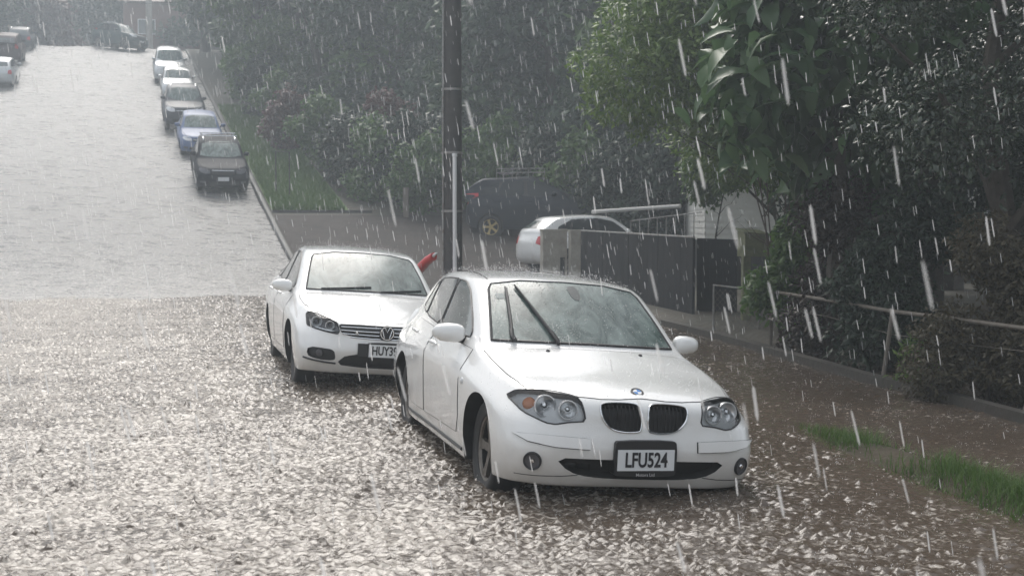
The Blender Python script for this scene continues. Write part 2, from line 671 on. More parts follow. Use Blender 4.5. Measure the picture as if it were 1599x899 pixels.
# hatchback: front at y=0, wheelbase 2.66
HATCH = dict(
    front=[
        [(0, .10, .215), (0, .03, .31), (0, .0, .45), (0, .035, .60), (0, .12, .752)],
        [(.28, .095, .215), (.28, .025, .31), (.28, .004, .45), (.28, .043, .60), (.28, .135, .752)],
        [(.56, .125, .215), (.56, .060, .31), (.56, .040, .45), (.55, .085, .60), (.55, .215, .755)],
        [(.768, .28, .215), (.785, .215, .31), (.793, .20, .45), (.778, .255, .60), (.70, .41, .757)]],
    side=[
        side_col(.62, [(.825, .205), (.845, .32), (.857, .50), (.845, .67), (.745, .800)]),
        side_col(.95, [(.83, .19), (.852, .32), (.868, .52), (.868, .71), (.765, .858)]),
        side_col(1.28, [(.83, .19), (.852, .32), (.870, .54), (.873, .74), (.775, .905)]),
        side_col(1.62, [(.83, .19), (.850, .32), (.866, .54), (.872, .76), (.775, .935)]),
        side_col(2.00, [(.83, .19), (.850, .32), (.864, .54), (.872, .77), (.770, .950)]),
        side_col(2.55, [(.83, .19), (.850, .32), (.864, .54), (.872, .78), (.765, .965)]),
        side_col(3.10, [(.83, .19), (.852, .32), (.868, .54), (.858, .77), (.735, .975)]),
        side_col(3.55, [(.79, .20), (.835, .32), (.868, .54), (.842, .77), (.695, .985)]),
        side_col(3.92, [(.76, .22), (.81, .33), (.842, .54), (.800, .77), (.655, .990)])],
    rear=[
        [(0, 4.10, .25), (0, 4.19, .36), (0, 4.22, .54), (0, 4.20, .78), (0, 4.12, .97)],
        [(.28, 4.09, .25), (.28, 4.18, .36), (.28, 4.21, .54), (.28, 4.19, .78), (.28, 4.11, .97)],
        [(.52, 4.07, .25), (.52, 4.16, .36), (.52, 4.18, .54), (.52, 4.16, .78), (.52, 4.08, .97)],
        [(.71, 4.02, .25), (.74, 4.08, .36), (.76, 4.09, .54), (.74, 4.08, .78), (.67, 4.03, .97)]],
    top=[
        [(.535, .60, .822), (.28, .57, .838), (0, .56, .842)],
        [(.585, .95, .892), (.30, .92, .908), (0, .90, .912)],
        [(.700, 1.27, .940), (.36, 1.16, .960), (0, 1.12, .965)],
        [(.672, 1.60, 1.140), (.345, 1.52, 1.172), (0, 1.48, 1.180)],
        [(.630, 1.98, 1.325), (.32, 1.92, 1.370), (0, 1.90, 1.380)],
        [(.615, 2.55, 1.365), (.31, 2.55, 1.412), (0, 2.55, 1.422)],
        [(.598, 3.10, 1.350), (.30, 3.10, 1.392), (0, 3.10, 1.402)],
        [(.560, 3.55, 1.295), (.28, 3.60, 1.335), (0, 3.62, 1.342)],
        [(.600, 3.92, 1.080), (.31, 3.97, 1.09), (0, 3.99, 1.095)]],
    cowl_row=3, row_crease={3: .5, 5: .35, 8: .45}, rib_crease={0: .8, 2: .3, 3: .4},
    wheels=(.77, 3.43), wr=.316, track=.80)

# saloon: wheelbase 2.71
SEDAN = dict(
    front=[
        [(0, .10, .22), (0, .03, .32), (0, .0, .46), (0, .03, .60), (0, .11, .735)],
        [(.29, .11, .22), (.29, .04, .32), (.29, .012, .46), (.29, .045, .60), (.29, .125, .738)],
        [(.59, .145, .22), (.59, .08, .32), (.59, .058, .46), (.58, .11, .60), (.58, .225, .755)],
        [(.815, .32, .22), (.83, .25, .32), (.838, .235, .46), (.82, .30, .62), (.745, .47, .80)]],
    side=[
        side_col(.70, [(.81, .20), (.855, .32), (.885, .50), (.880, .69), (.78, .840)]),
        side_col(1.05, [(.83, .19), (.875, .32), (.902, .52), (.900, .73), (.80, .885)]),
        side_col(1.40, [(.83, .19), (.875, .32), (.905, .54), (.906, .76), (.81, .920)]),
        side_col(1.75, [(.83, .19), (.875, .32), (.902, .54), (.906, .78), (.815, .945)]),
        side_col(2.12, [(.83, .19), (.875, .32), (.900, .54), (.906, .79), (.810, .965)]),
        side_col(2.70, [(.83, .19), (.875, .32), (.900, .54), (.906, .80), (.805, .980)]),
        side_col(3.30, [(.83, .19), (.875, .32), (.902, .54), (.906, .81), (.795, .995)]),
        side_col(3.80, [(.82, .20), (.865, .32), (.898, .54), (.900, .82), (.815, 1.01)]),
        side_col(4.35, [(.79, .22), (.84, .34), (.870, .56), (.868, .82), (.78, .99)])],
    rear=[
        [(0, 4.62, .25), (0, 4.72, .36), (0, 4.77, .56), (0, 4.74, .82), (0, 4.66, 1.02)],
        [(.29, 4.61, .25), (.29, 4.71, .36), (.29, 4.755, .56), (.29, 4.73, .82), (.29, 4.65, 1.02)],
        [(.56, 4.58, .25), (.56, 4.68, .36), (.56, 4.72, .56), (.56, 4.69, .82), (.56, 4.61, 1.01)],
        [(.74, 4.50, .25), (.77, 4.57, .36), (.79, 4.60, .56), (.775, 4.58, .82), (.70, 4.52, .99)]],
    top=[
        [(.57, .68, .850), (.29, .64, .858), (0, .63, .860)],
        [(.615, 1.05, .915), (.31, 1.02, .928), (0, 1.00, .932)],
        [(.725, 1.40, .958), (.37, 1.28, .975), (0, 1.24, .980)],
        [(.690, 1.74, 1.165), (.35, 1.66, 1.200), (0, 1.62, 1.208)],
        [(.640, 2.14, 1.360), (.33, 2.08, 1.405), (0, 2.06, 1.415)],
        [(.625, 2.70, 1.410), (.32, 2.70, 1.455), (0, 2.70, 1.465)],
        [(.605, 3.30, 1.370), (.31, 3.30, 1.412), (0, 3.30, 1.42)],
        [(.600, 3.80, 1.210), (.32, 3.85, 1.245), (0, 3.87, 1.25)],
        [(.66, 4.32, 1.03), (.34, 4.32, 1.065), (0, 4.32, 1.07)]],
    cowl_row=3, row_crease={3: .5, 5: .35, 9: .3}, rib_crease={0: .8, 2: .3, 3: .4},
    wheels=(.92, 3.63), wr=.322, track=.82)


def warp(spec, f, wheels, wr, track):
    s = dict(spec)
    g = lambda c: [f(*p) for p in c]
    for k in ('front', 'side', 'rear', 'top'):
        s[k] = [g(c) for c in spec[k]]
    s['wheels'], s['wr'], s['track'] = wheels, wr, track
    return s


def bool_cut(me, cutters, well_mat):
    """subtract the list of (verts, faces) solids; the cut walls get the dark material"""
    ob = bpy.data.objects.new('tmp_body', me)
    col.objects.link(ob)
    cm = MB()
    for V, F in cutters:
        cm.add(V, F)
    cme = bpy.data.meshes.new('cut')
    cme.from_pydata(cm.v, [], cm.f)
    cme.materials.append(well_mat)
    bm = bmesh.new()
    bm.from_mesh(cme)
    bmesh.ops.recalc_face_normals(bm, faces=bm.faces)
    bm.to_mesh(cme)
    bm.free()
    co = bpy.data.objects.new('tmp_cut', cme)
    col.objects.link(co)
    md = ob.modifiers.new('b', 'BOOLEAN')
    md.operation = 'DIFFERENCE'
    md.object = co
    md.solver = 'EXACT'
    md.use_self = False
    md.material_mode = 'TRANSFER'
    dg = bpy.context.evaluated_depsgraph_get()
    dg.update()
    out = bpy.data.meshes.new_from_object(ob.evaluated_get(dg))
    bpy.data.objects.remove(ob)
    bpy.data.objects.remove(co)
    return out


def cyl_solid(y, z, r, x0, x1, n=40):
    V, F = [], []
    for x in (x0, x1):
        for k in range(n):
            V.append(Vector((x, y + r * math.cos(2 * math.pi * k / n), z + r * math.sin(2 * math.pi * k / n))))
    for k in range(n):
        F.append((k, (k + 1) % n, n + (k + 1) % n, n + k))
    F.append(tuple(range(n - 1, -1, -1)))
    F.append(tuple(range(n, 2 * n)))
    return V, F


def add_wheel(root, x, y, r, side, rim_mat, spokes=5, lo=False, width=.205):
    """tyre with a rim child; the outer face looks along side*x"""
    M = Matrix.Translation((x, y, r)) @ Matrix.Rotation(R(90) * side, 4, 'Y')
    w = width / 2
    ri = r * .66
    t = MB()
    prof = [(ri, -w * .85), (r * .80, -w), (r * .93, -w * .98), (r, -w * .78), (r, w * .78), (r * .93, w * .98), (r * .80, w), (ri, w * .85), (ri * .97, w * .6), (ri * .97, -w * .6)]
    t.lathe(prof, 20 if lo else 40, M, close=True)
    to = t.build('tyre', M_RUBBER, root, True, 50)
    m = MB()
    m.lathe([(ri * 1.0, w * .80), (ri * .93, w * .74), (ri * .91, w * .60)], 20 if lo else 40, M, 0)
    m.lathe([(ri * .91, w * .60), (ri * .90, w * .15), (0.001, w * .10)], 20 if lo else 40, M, 1)
    m.lathe([(0.001, w * .62), (ri * .22, w * .60), (ri * .26, w * .45)], 16, M)
    for k in range(spokes):
        a = 2 * math.pi * k / spokes + .3
        Ms = M @ Matrix.Rotation(a, 4, 'Z')
        hw = ri * .15
        vs = []
        for (rr, hw2, zz) in ((ri * .15, hw * .9, w * .58), (ri * .55, hw * .8, w * .62), (ri * .95, hw * 1.25, w * .68)):
            for (dx, dz) in ((-hw2, 0), (hw2, 0), (hw2, -.03), (-hw2, -.03)):
                vs.append(Ms @ Vector((rr, dx, zz + dz)))
        fs = []
        for i in range(2):
            for q in range(4):
                fs.append((i * 4 + q, i * 4 + (q + 1) % 4, i * 4 + 4 + (q + 1) % 4, i * 4 + 4 + q))
        fs += [(0, 3, 2, 1), (8, 9, 10, 11)]
        m.add(vs, fs)
    m.build('rim', [rim_mat, M_WELL], to, True, 40)
    return to


def add_mirror(root, bvh, side, y, z, mat_cap, x0=.84, lx=.20, hz=.065):
    """door mirror: rounded shell on a short arm"""
    b = MB()
    n, mlt = 14, 8
    vs, fs = [], []
    cx_, cy_, cz_ = side * (x0 + .045 + lx / 2), y, z
    for i in range(mlt + 1):
        th = math.pi * i / mlt
        for k in range(n):
            ph = 2 * math.pi * k / n
            sx, sy, sz = math.sin(th) * math.cos(ph), math.sin(th) * math.sin(ph), math.cos(th)
            sg = lambda q, e: math.copysign(abs(q) ** e, q)
            px = sg(sz, .75) * lx / 2
            py = sg(sx, .9) * (.085 if sx < 0 else .035)
            pz = sg(sy, .8) * hz * (1.0 - .12 * sz)
            vs.append((cx_ + side * px, cy_ + py + .03 * sz, cz_ + pz))
    for i in range(mlt):
        for k in range(n):
            fs.append((i * n + k, i * n + (k + 1) % n, (i + 1) * n + (k + 1) % n, (i + 1) * n + k))
    b.add(vs, fs)
    o = b.build('mirror', mat_cap, root, True, 0)
    a = MB()
    a.tube([(side * (x0 - .03), y + .02, z - .055), (side * (x0 + .03), y + .015, z - .05), (side * (x0 + .09), y, z - .045)], [.035, .028, .02], 8)
    a.build('mirror_arm', M_BLACK, o)
    return o


def add_plate(root, bvh, s, zc, w, h, frame_pad, tilt=0.0, frame_mats=None, sub=None, xoff=0.0, frame_off=(0, 0), yoff=.012):
    p, _ = shoot(bvh, xoff, zc, 'f')
    y = p.y - yoff
    T = Matrix.Translation((xoff, y, zc)) @ Matrix.Rotation(R(tilt), 4, 'Y')
    f = MB()
    fw, fh = w / 2 + frame_pad[0], h / 2 + frame_pad[1]
    ox, oz = frame_off
    c = .022
    out = chaikin([(-fw + c, -fh), (fw - c, -fh), (fw, -fh + c), (fw, fh - c), (fw - c, fh), (-fw + c, fh), (-fw, fh - c), (-fw, -fh + c)], 1)
    vs = [T @ Vector((a + ox, 0, b + oz)) for a, b in out] + [T @ Vector((a + ox, .10, b + oz)) for a, b in out]
    n = len(out)
    f.add(vs, [tuple(range(n))] + [(i, n + i, n + (i + 1) % n, (i + 1) % n) for i in range(n)])
    fo = f.build('plate_frame', M_BLACK, root, False)
    q = MB()
    q.box(-w / 2, w / 2, -.006, -.001, -h / 2, h / 2, 0, T)
    po = q.build('number_plate', M_PLATE, root, False)
    tm = MB()
    vs, fs = text_mesh(s, h * .98, .70 * w / .36)
    tm.add([T @ (FRONT @ v) + Vector((0, -.0085, -.002)) for v in vs], fs)
    tm.build('plate_lettering', M_INK, po, False)
    if sub:
        sm = MB()
        vs, fs = text_mesh(sub, .026, 1.0, .0005, False)
        sm.add([T @ (FRONT @ (v + Vector((0, -h / 2 - .026, 0)))) + Vector((0, -.002, 0)) for v in vs], fs)
        sm.build('frame_lettering', M_GTEXT, fo, False)
    return po


def make_car(name, label, spec, paint, detail, loc, rot, levels=2, group=None, rim=None, hero=False):
    """root empty at the front centre on the ground, +y towards the tail"""
    root = empty(name, loc, rot)
    tag(root, label, 'car', group)
    me = fitted_body(spec, levels)
    bvh = bvh_of(me)
    me.materials.append(paint)
    wy, wr, tr = spec['wheels'], spec['wr'], spec['track']
    cut = []
    for y in wy:
        for s in (-1, 1):
            xa, xb = (tr - .26, 1.3)
            cut.append(cyl_solid(y, wr + .012, wr + .030, s * xa, s * xb, 32 if not hero else 48))
    detail(root, bvh, cut, 'cut', spec, paint)
    me = bool_cut(me, cut, M_WELL)
    me.name = 'body'
    fin(me, True, 32)
    link(bpy.data.objects.new('body', me), root)
    for y in wy:
        for s in (-1, 1):
            add_wheel(root, s * (tr - .105), y, wr, s, rim or M_RIM, lo=not hero)
    detail(root, bvh, cut, 'parts', spec, paint)
    return root


def part_patch(root, name, bvh, outline, axis, off, mat_, thick=.006, step=.03, sharp=30):
    V, F = patch(bvh, outline, axis, off, thick, step)
    b = MB()
    b.add(V, F)
    return b.build(name, mat_, root, True, sharp)


def seamed(root, name, bvh, outline, axis, paint, off=.0025, step=.035, gap=.0030):
    """panel with its shut line"""
    V, F = patch(bvh, outline, axis, off, .006, step)
    b = MB()
    b.add(V, F, 0)
    b.tube(on_line(bvh, outline, axis, .001, step, True), gap, 5, 1, closed=True)
    return b.build(name, [paint, M_GAP], root, True, 30)


def disc_at(mb, p, nrm, prof, n=24, mi=0):
    q = Vector(nrm).to_track_quat('Z', 'Y').to_matrix().to_4x4()
    mb.lathe(prof, n, Matrix.Translation(p) @ q, mi)


def side_glass(root, bvh, outlines, frame=True):
    lo = [p for o in outlines for p in o]
    m = [(o[len(o) // 2 - 1], o) for o in outlines]
    for s, ax in ((-1, 'l'), (1, 'r')):
        # black trim between the panes: one strip for each pillar
        for oa, ob in zip(outlines[:-1], outlines[1:]):
            ya = max(p[0] for p in oa); ybn = min(p[0] for p in ob)
            a_r = sorted([p for p in oa if p[0] > ya - .22], key=lambda p: p[1])
            b_l = sorted([p for p in ob if p[0] < ybn + .14], key=lambda p: p[1])
            q = [(a_r[0][0] - .03, a_r[0][1]), (b_l[0][0] + .03, b_l[0][1]), (b_l[-1][0] + .03, b_l[-1][1]), (a_r[-1][0] - .03, a_r[-1][1])]
            part_patch(root, 'pillar_trim', bvh, q, ax, .0035, M_BLACK, .006, .03)
        for o in outlines:
            o2 = chaikin(o, 1, w=.13)
            V, F = patch(bvh, o2, ax, .006, .006, .04)
            b = MB()
            b.add(V, F, 0)
            if frame:
                b.tube(on_line(bvh, o2, ax, .002, .05, True), .008, 5, 1, closed=True)
            b.build('side_window', [M_GLASS if frame else M_GLASSD, M_BLACK], root, True, 30)


# ---- the white hatchback with the twin grille
BH_LAMP = [(.368, .613), (.392, .738), (.46, .752), (.62, .762), (.715, .744), (.768, .706), (.715, .636), (.60, .590), (.545, .586), (.47, .603)]
BH_KID = [(.020, .572), (.020, .700), (.05, .728), (.15, .730), (.262, .722), (.285, .700), (.268, .628), (.215, .572), (.13, .556), (.05, .560)]
BH_INT = [(-.55, .396), (-.30, .396), (0, .396), (.30, .396), (.55, .396), (.46, .312), (.32, .280), (0, .272), (-.32, .280), (-.46, .312)]


def detail_white_hatch(root, bvh, cut, phase, spec, paint):
    lamp = chaikin(BH_LAMP, 1, w=.15)
    kid = chaikin(BH_KID, 2)
    intake = chaikin(BH_INT, 1)
    if phase == 'cut':
        for o in (lamp, mirror2(lamp)):
            cut.append(solid_patch(bvh, o, 'f', .03, .045, .04))
        for o in (kid, mirror2(kid)):
            cut.append(solid_patch(bvh, o, 'f', .03, .05, .03))
        cut.append(solid_patch(bvh, intake, 'f', .03, .08, .04))
        return
    for s in (1, -1):
        fl = (lambda q: q) if s == 1 else mirror2
        # headlight: housing floor, two bowls, side repeater, lens and seal
        ho = part_patch(root, 'headlight', bvh, fl(lamp), 'f', -.036, M_HOUSE, .002, .03)
        for (lx, lz, lr) in ((.470, .672, .056), (.592, .682, .064)):
            bw = MB()
            p, nn = shoot(bvh, s * lx, lz, 'f')
            c = Vector((p.x, p.y + .012, p.z))
            d = Vector((s * .12, -1, 0.05)).normalized()
            disc_at(bw, c, d, [(lr * 1.05, -.02), (lr * 1.05, .008), (lr * .95, .008), (lr * .88, -.004), (lr * .5, -.018), (lr * .25, -.022), (.001, -.022)], 24, 0)
            disc_at(bw, c - d * .02, d, [(lr * .42, -.01), (lr * .40, .008), (lr * .22, .02), (.001, .024)], 18, 1)
            bw.build('reflector', [M_BOWL, M_CHROME], ho, True, 40)
        am = MB()
        p, nn = shoot(bvh, s * .68, .70, 'f')
        d = (nn + Vector((0, -.4, 0))).normalized()
        disc_at(am, p - nn * .03, d, [(.040, -.01), (.040, .004), (.028, .014), (.001, .018)], 16)
        am.build('indicator', M_AMBER, ho, True, 60)
        part_patch(ho, 'lens', bvh, fl(lamp), 'f', .002, M_LENS, .003, .04)
        sl = MB()
        sl.tube(on_line(bvh, fl(lamp), 'f', .001, .03, True), .0045, 6, 0, closed=True)
        sl.build('lamp_seal', M_BLACK, ho)
        # twin grille halves with chrome surround and upright bars
        g = part_patch(root, 'grille', bvh, fl(kid), 'f', -.042, M_BLACK, .002, .03)
        gb = MB()
        for k in range(10):
            x = s * (.04 + k * .0255)
            zs = [.562, .722]
            if k > 6: zs[0] = .562 + (k - 6) * .017
            pts = [shoot(bvh, x, zs[0] + (zs[1] - zs[0]) * q / 5, 'f', -.014)[0] for q in range(6)]
            gb.tube(pts, .0045, 5)
        gb.build('grille_bars', M_BLACK, g)
        gr = MB()
        gr.tube(on_line(bvh, fl(kid), 'f', .003, .02, True), .0052, 7, 0, closed=True)
        gr.build('grille_surround', M_CHROME, g)
        # bumper rubbing strip, painted
        st = fl([(.345, .452), (.345, .512), (.50, .518), (.66, .520), (.775, .515), (.70, .478), (.55, .458)])
        so = seamed(root, 'bumper_strip', bvh, st, 'f', paint, .017, .03, .0045)
        # fog lamp
        p, nn = shoot(bvh, s * .672, .365, 'f')
        fg = MB()
        disc_at(fg, p, nn, [(.056, -.01), (.056, .007), (.051, .012), (.046, .010), (.043, .005)], 28, 0)
        disc_at(fg, p, nn, [(.044, .005), (.030, .003), (.012, .0035), (.001, .004)], 24, 1)
        disc_at(fg, p, nn, [(.016, .004), (.012, .010), (.001, .012)], 14, 2)
        fg.build('fog_lamp', [M_BLACK, M_HOUSED, M_CHROME], root, True, 40)
        # side repeater
        p, nn = shoot(bvh, 1.16, .70, 'r' if s == 1 else 'l')
        rp = MB()
        disc_at(rp, p, nn, [(.022, -.002), (.022, .004), (.016, .009), (.001, .011)], 16)
        rp.build('side_repeater', M_HOUSE, root)
    # lower grille mesh
    lg = MB()
    part_patch(root, 'lower_grille', bvh, intake, 'f', -.07, M_BLACK, .002, .05)
    # lip seam
    for s in (1, -1):
        lm = MB()
        lm.tube(on_line(bvh, [(s * .40, .295), (s * .50, .282), (s * .62, .276), (s * .75, .272)], 'f', .0, .03), .003, 5)
        lm.build('bumper_seam', M_GAP, root)
    # bonnet with shut line
    bn = [(-.66, .33), (-.395, .142), (-.26, .112), (-.15, .108), (0, .124), (.15, .108), (.26, .112), (.395, .142), (.66, .33), (.705, .55), (.735, .95), (.735, 1.17), (.40, 1.10), (0, 1.075), (-.40, 1.10), (-.735, 1.17), (-.735, .95), (-.705, .55)]
    seamed(root, 'bonnet', bvh, bn, 't', paint, .003, .05, .003)
    # roundel
    p, nn = shoot(bvh, 0, .20, 't')
    q = (nn + Vector((0, -.25, 0))).normalized()
    Mr = Matrix.Translation(p + nn * .006) @ q.to_track_quat('Z', 'X').to_matrix().to_4x4()
    rb = MB()
    rb.lathe([(.041, -.006), (.041, .003), (.039, .0045), (.037, .003), (.027, .003)], 32, Mr, 0)
    rb.lathe([(.0275, .003), (.0262, .0042), (.025, .003)], 32, Mr, 3)
    for k in range(4):
        n = 8
        vs = [Mr @ Vector((0, 0, .0035))] + [Mr @ Vector((.0255 * math.cos(math.pi / 2 * (k + i / n)), .0255 * math.sin(math.pi / 2 * (k + i / n)), .0035)) for i in range(n + 1)]
        rb.add(vs, [(0, i + 1, i + 2) for i in range(n)], 1 if k % 2 else 2)
    rb.build('badge', [M_BLACK, M_RBLUE, M_RWHITE, M_CHROME], root, True, 30)
    # washers
    for x in (-.33, .33):
        wj = MB()
        p, nn = shoot(bvh, x, 1.04, 't')
        wj.lathe([(.014, -.004), (.014, .008), (.008, .014), (.001, .015)], 10, Matrix.Translation(p))
        wj.build('washer_jet', M_BLACK, root)
    # windscreen, wipers, mirror foot
    ws = [(-.655, .968), (-.615, 1.13), (-.570, 1.290), (-.540, 1.328), (-.32, 1.362), (0, 1.370), (.32, 1.362), (.540, 1.328), (.570, 1.290), (.615, 1.13), (.655, .968), (.34, .978), (0, .983), (-.34, .978)]
    V, F = patch(bvh, ws, 'f', .007, .010, .03)
    b = MB()
    b.add(V, F, 0)
    b.tube(on_line(bvh, ws, 'f', .003, .04, True), .011, 6, 1, closed=True)
    w = b.build('windscreen', [M_SCREEN, M_BLACK], root, True, 30)
    mf = MB()
    pts = chaikin([(-.005, 1.345), (.085, 1.345), (.072, 1.255), (.008, 1.255)], 1)
    V, F = patch(bvh, pts, 'f', .0095, .003, .03)
    mf.add(V, F)
    mf.build('mirror_mount', mat('mount_grey', (.045, .055, .055), .5), w)
    stk = MB()
    V, F = patch(bvh, [(-.535, 1.262), (-.475, 1.266), (-.48, 1.235), (-.54, 1.23)], 'f', .0095, .003, .02)
    stk.add(V, F)
    stk.build('screen_sticker', mat('sticker', (.20, .24, .235), .5), w)
    for (x0, z0, x1, z1) in ((-.520, .985, -.455, 1.30), (-.235, .985, -.385, 1.318)):
        wp = MB()
        pts = [shoot(bvh, x0 + (x1 - x0) * q / 8, z0 + (z1 - z0) * q / 8, 'f', .026)[0] for q in range(9)]
        wp.tube(pts, [.014, .013, .012, .012, .011, .010, .009, .008, .006], 6)
        p2 = [shoot(bvh, x0 + (x1 - x0) * q / 8 + .008, z0 + (z1 - z0) * q / 8, 'f', .012)[0] for q in range(2, 9)]
        wp.tube(p2, .007, 5)
        p0 = shoot(bvh, x0 + .01, z0 - .02, 'f', .02)[0]
        wp.tube([p0, pts[0], pts[1]], .017, 7)
        wp.build('wiper', M_BLACK, root)
    # doors, glass, handles, sill
    for s, ax in ((-1, 'l'), (1, 'r')):
        fd = [(1.30, .90), (1.27, .70), (1.27, .45), (1.32, .335), (2.44, .315), (2.47, .60), (2.46, .945), (1.9, .925)]
        rd = [(2.485, .945), (2.495, .60), (2.47, .315), (2.95, .315), (3.10, .45), (3.17, .60), (3.36, .76), (3.42, .96), (3.0, .955)]
        for o in (fd, rd):
            d = seamed(root, 'door', bvh, o, ax, paint, .003, .06, .0028)
            hy = 2.30 if o is fd else 3.20
            hz = .845 if o is fd else .865
            pts = [shoot(bvh, hy - .10 + .20 * q / 6, hz, ax, h)[0] for q, h in enumerate((.004, .022, .030, .032, .030, .022, .004))]
            hb = MB()
            hb.tube(pts, [.010, .015, .016, .016, .016, .015, .010], 8)
            hb.build('handle', paint, d)
        sk = MB()
        pts = [shoot(bvh, y, .245, ax, .002)[0] for y in np.linspace(1.15, 3.06, 16)]
        sk.tube(pts, .012, 6)
        sk.build('sill_strip', M_BLACK, root)
        # painted pillar trim around the glass opening
    f1 = [(1.50, .965), (1.52, 1.00), (1.66, 1.095), (1.98, 1.272), (2.20, 1.325), (2.43, 1.335), (2.43, .975)]
    f2 = [(2.49, .980), (2.49, 1.337), (2.80, 1.332), (3.12, 1.312), (3.20, 1.17), (3.22, 1.008)]
    f3 = [(3.28, 1.015), (3.26, 1.18), (3.18, 1.302), (3.36, 1.256), (3.54, 1.14), (3.60, 1.045)]
    side_glass(root, bvh, (f1, f2, f3))
    for s in (-1, 1):
        add_mirror(root, bvh, s, 1.60, .985, paint, .735, .225, .068)
    # roof seams and plate
    for s in (-1, 1):
        rs = MB()
        rs.tube([shoot(bvh, s * (.535 - .012 * q), 2.02 + q * .26, 't', .001)[0] for q in range(6)], .005, 5)
        rs.build('roof_seam', M_GAP, root)
    add_plate(root, bvh, 'LFU524', .405, .36, .125, (.018, .045), tilt=-1.6, sub='Motors Ltd', frame_off=(0, .008), yoff=.03)


# ---- the white saloon with the slatted grille
SD_LAMP = [(.485, .612), (.470, .640), (.490, .722), (.56, .752), (.66, .788), (.745, .800), (.770, .775), (.772, .672), (.70, .650), (.60, .628)]
SD_GRI = [(-.455, .632), (-.478, .712), (-.25, .716), (0, .712), (.25, .716), (.478, .712), (.455, .632), (.36, .597), (.18, .582), (0, .577), (-.18, .582), (-.36, .597)]
SD_INT = [(-.38, .425), (0, .428), (.38, .425), (.50, .312), (.25, .288), (0, .284), (-.25, .288), (-.50, .312)]
SD_FOG = [(.515, .452), (.60, .468), (.765, .475), (.775, .395), (.72, .362), (.58, .345), (.50, .355), (.50, .395)]


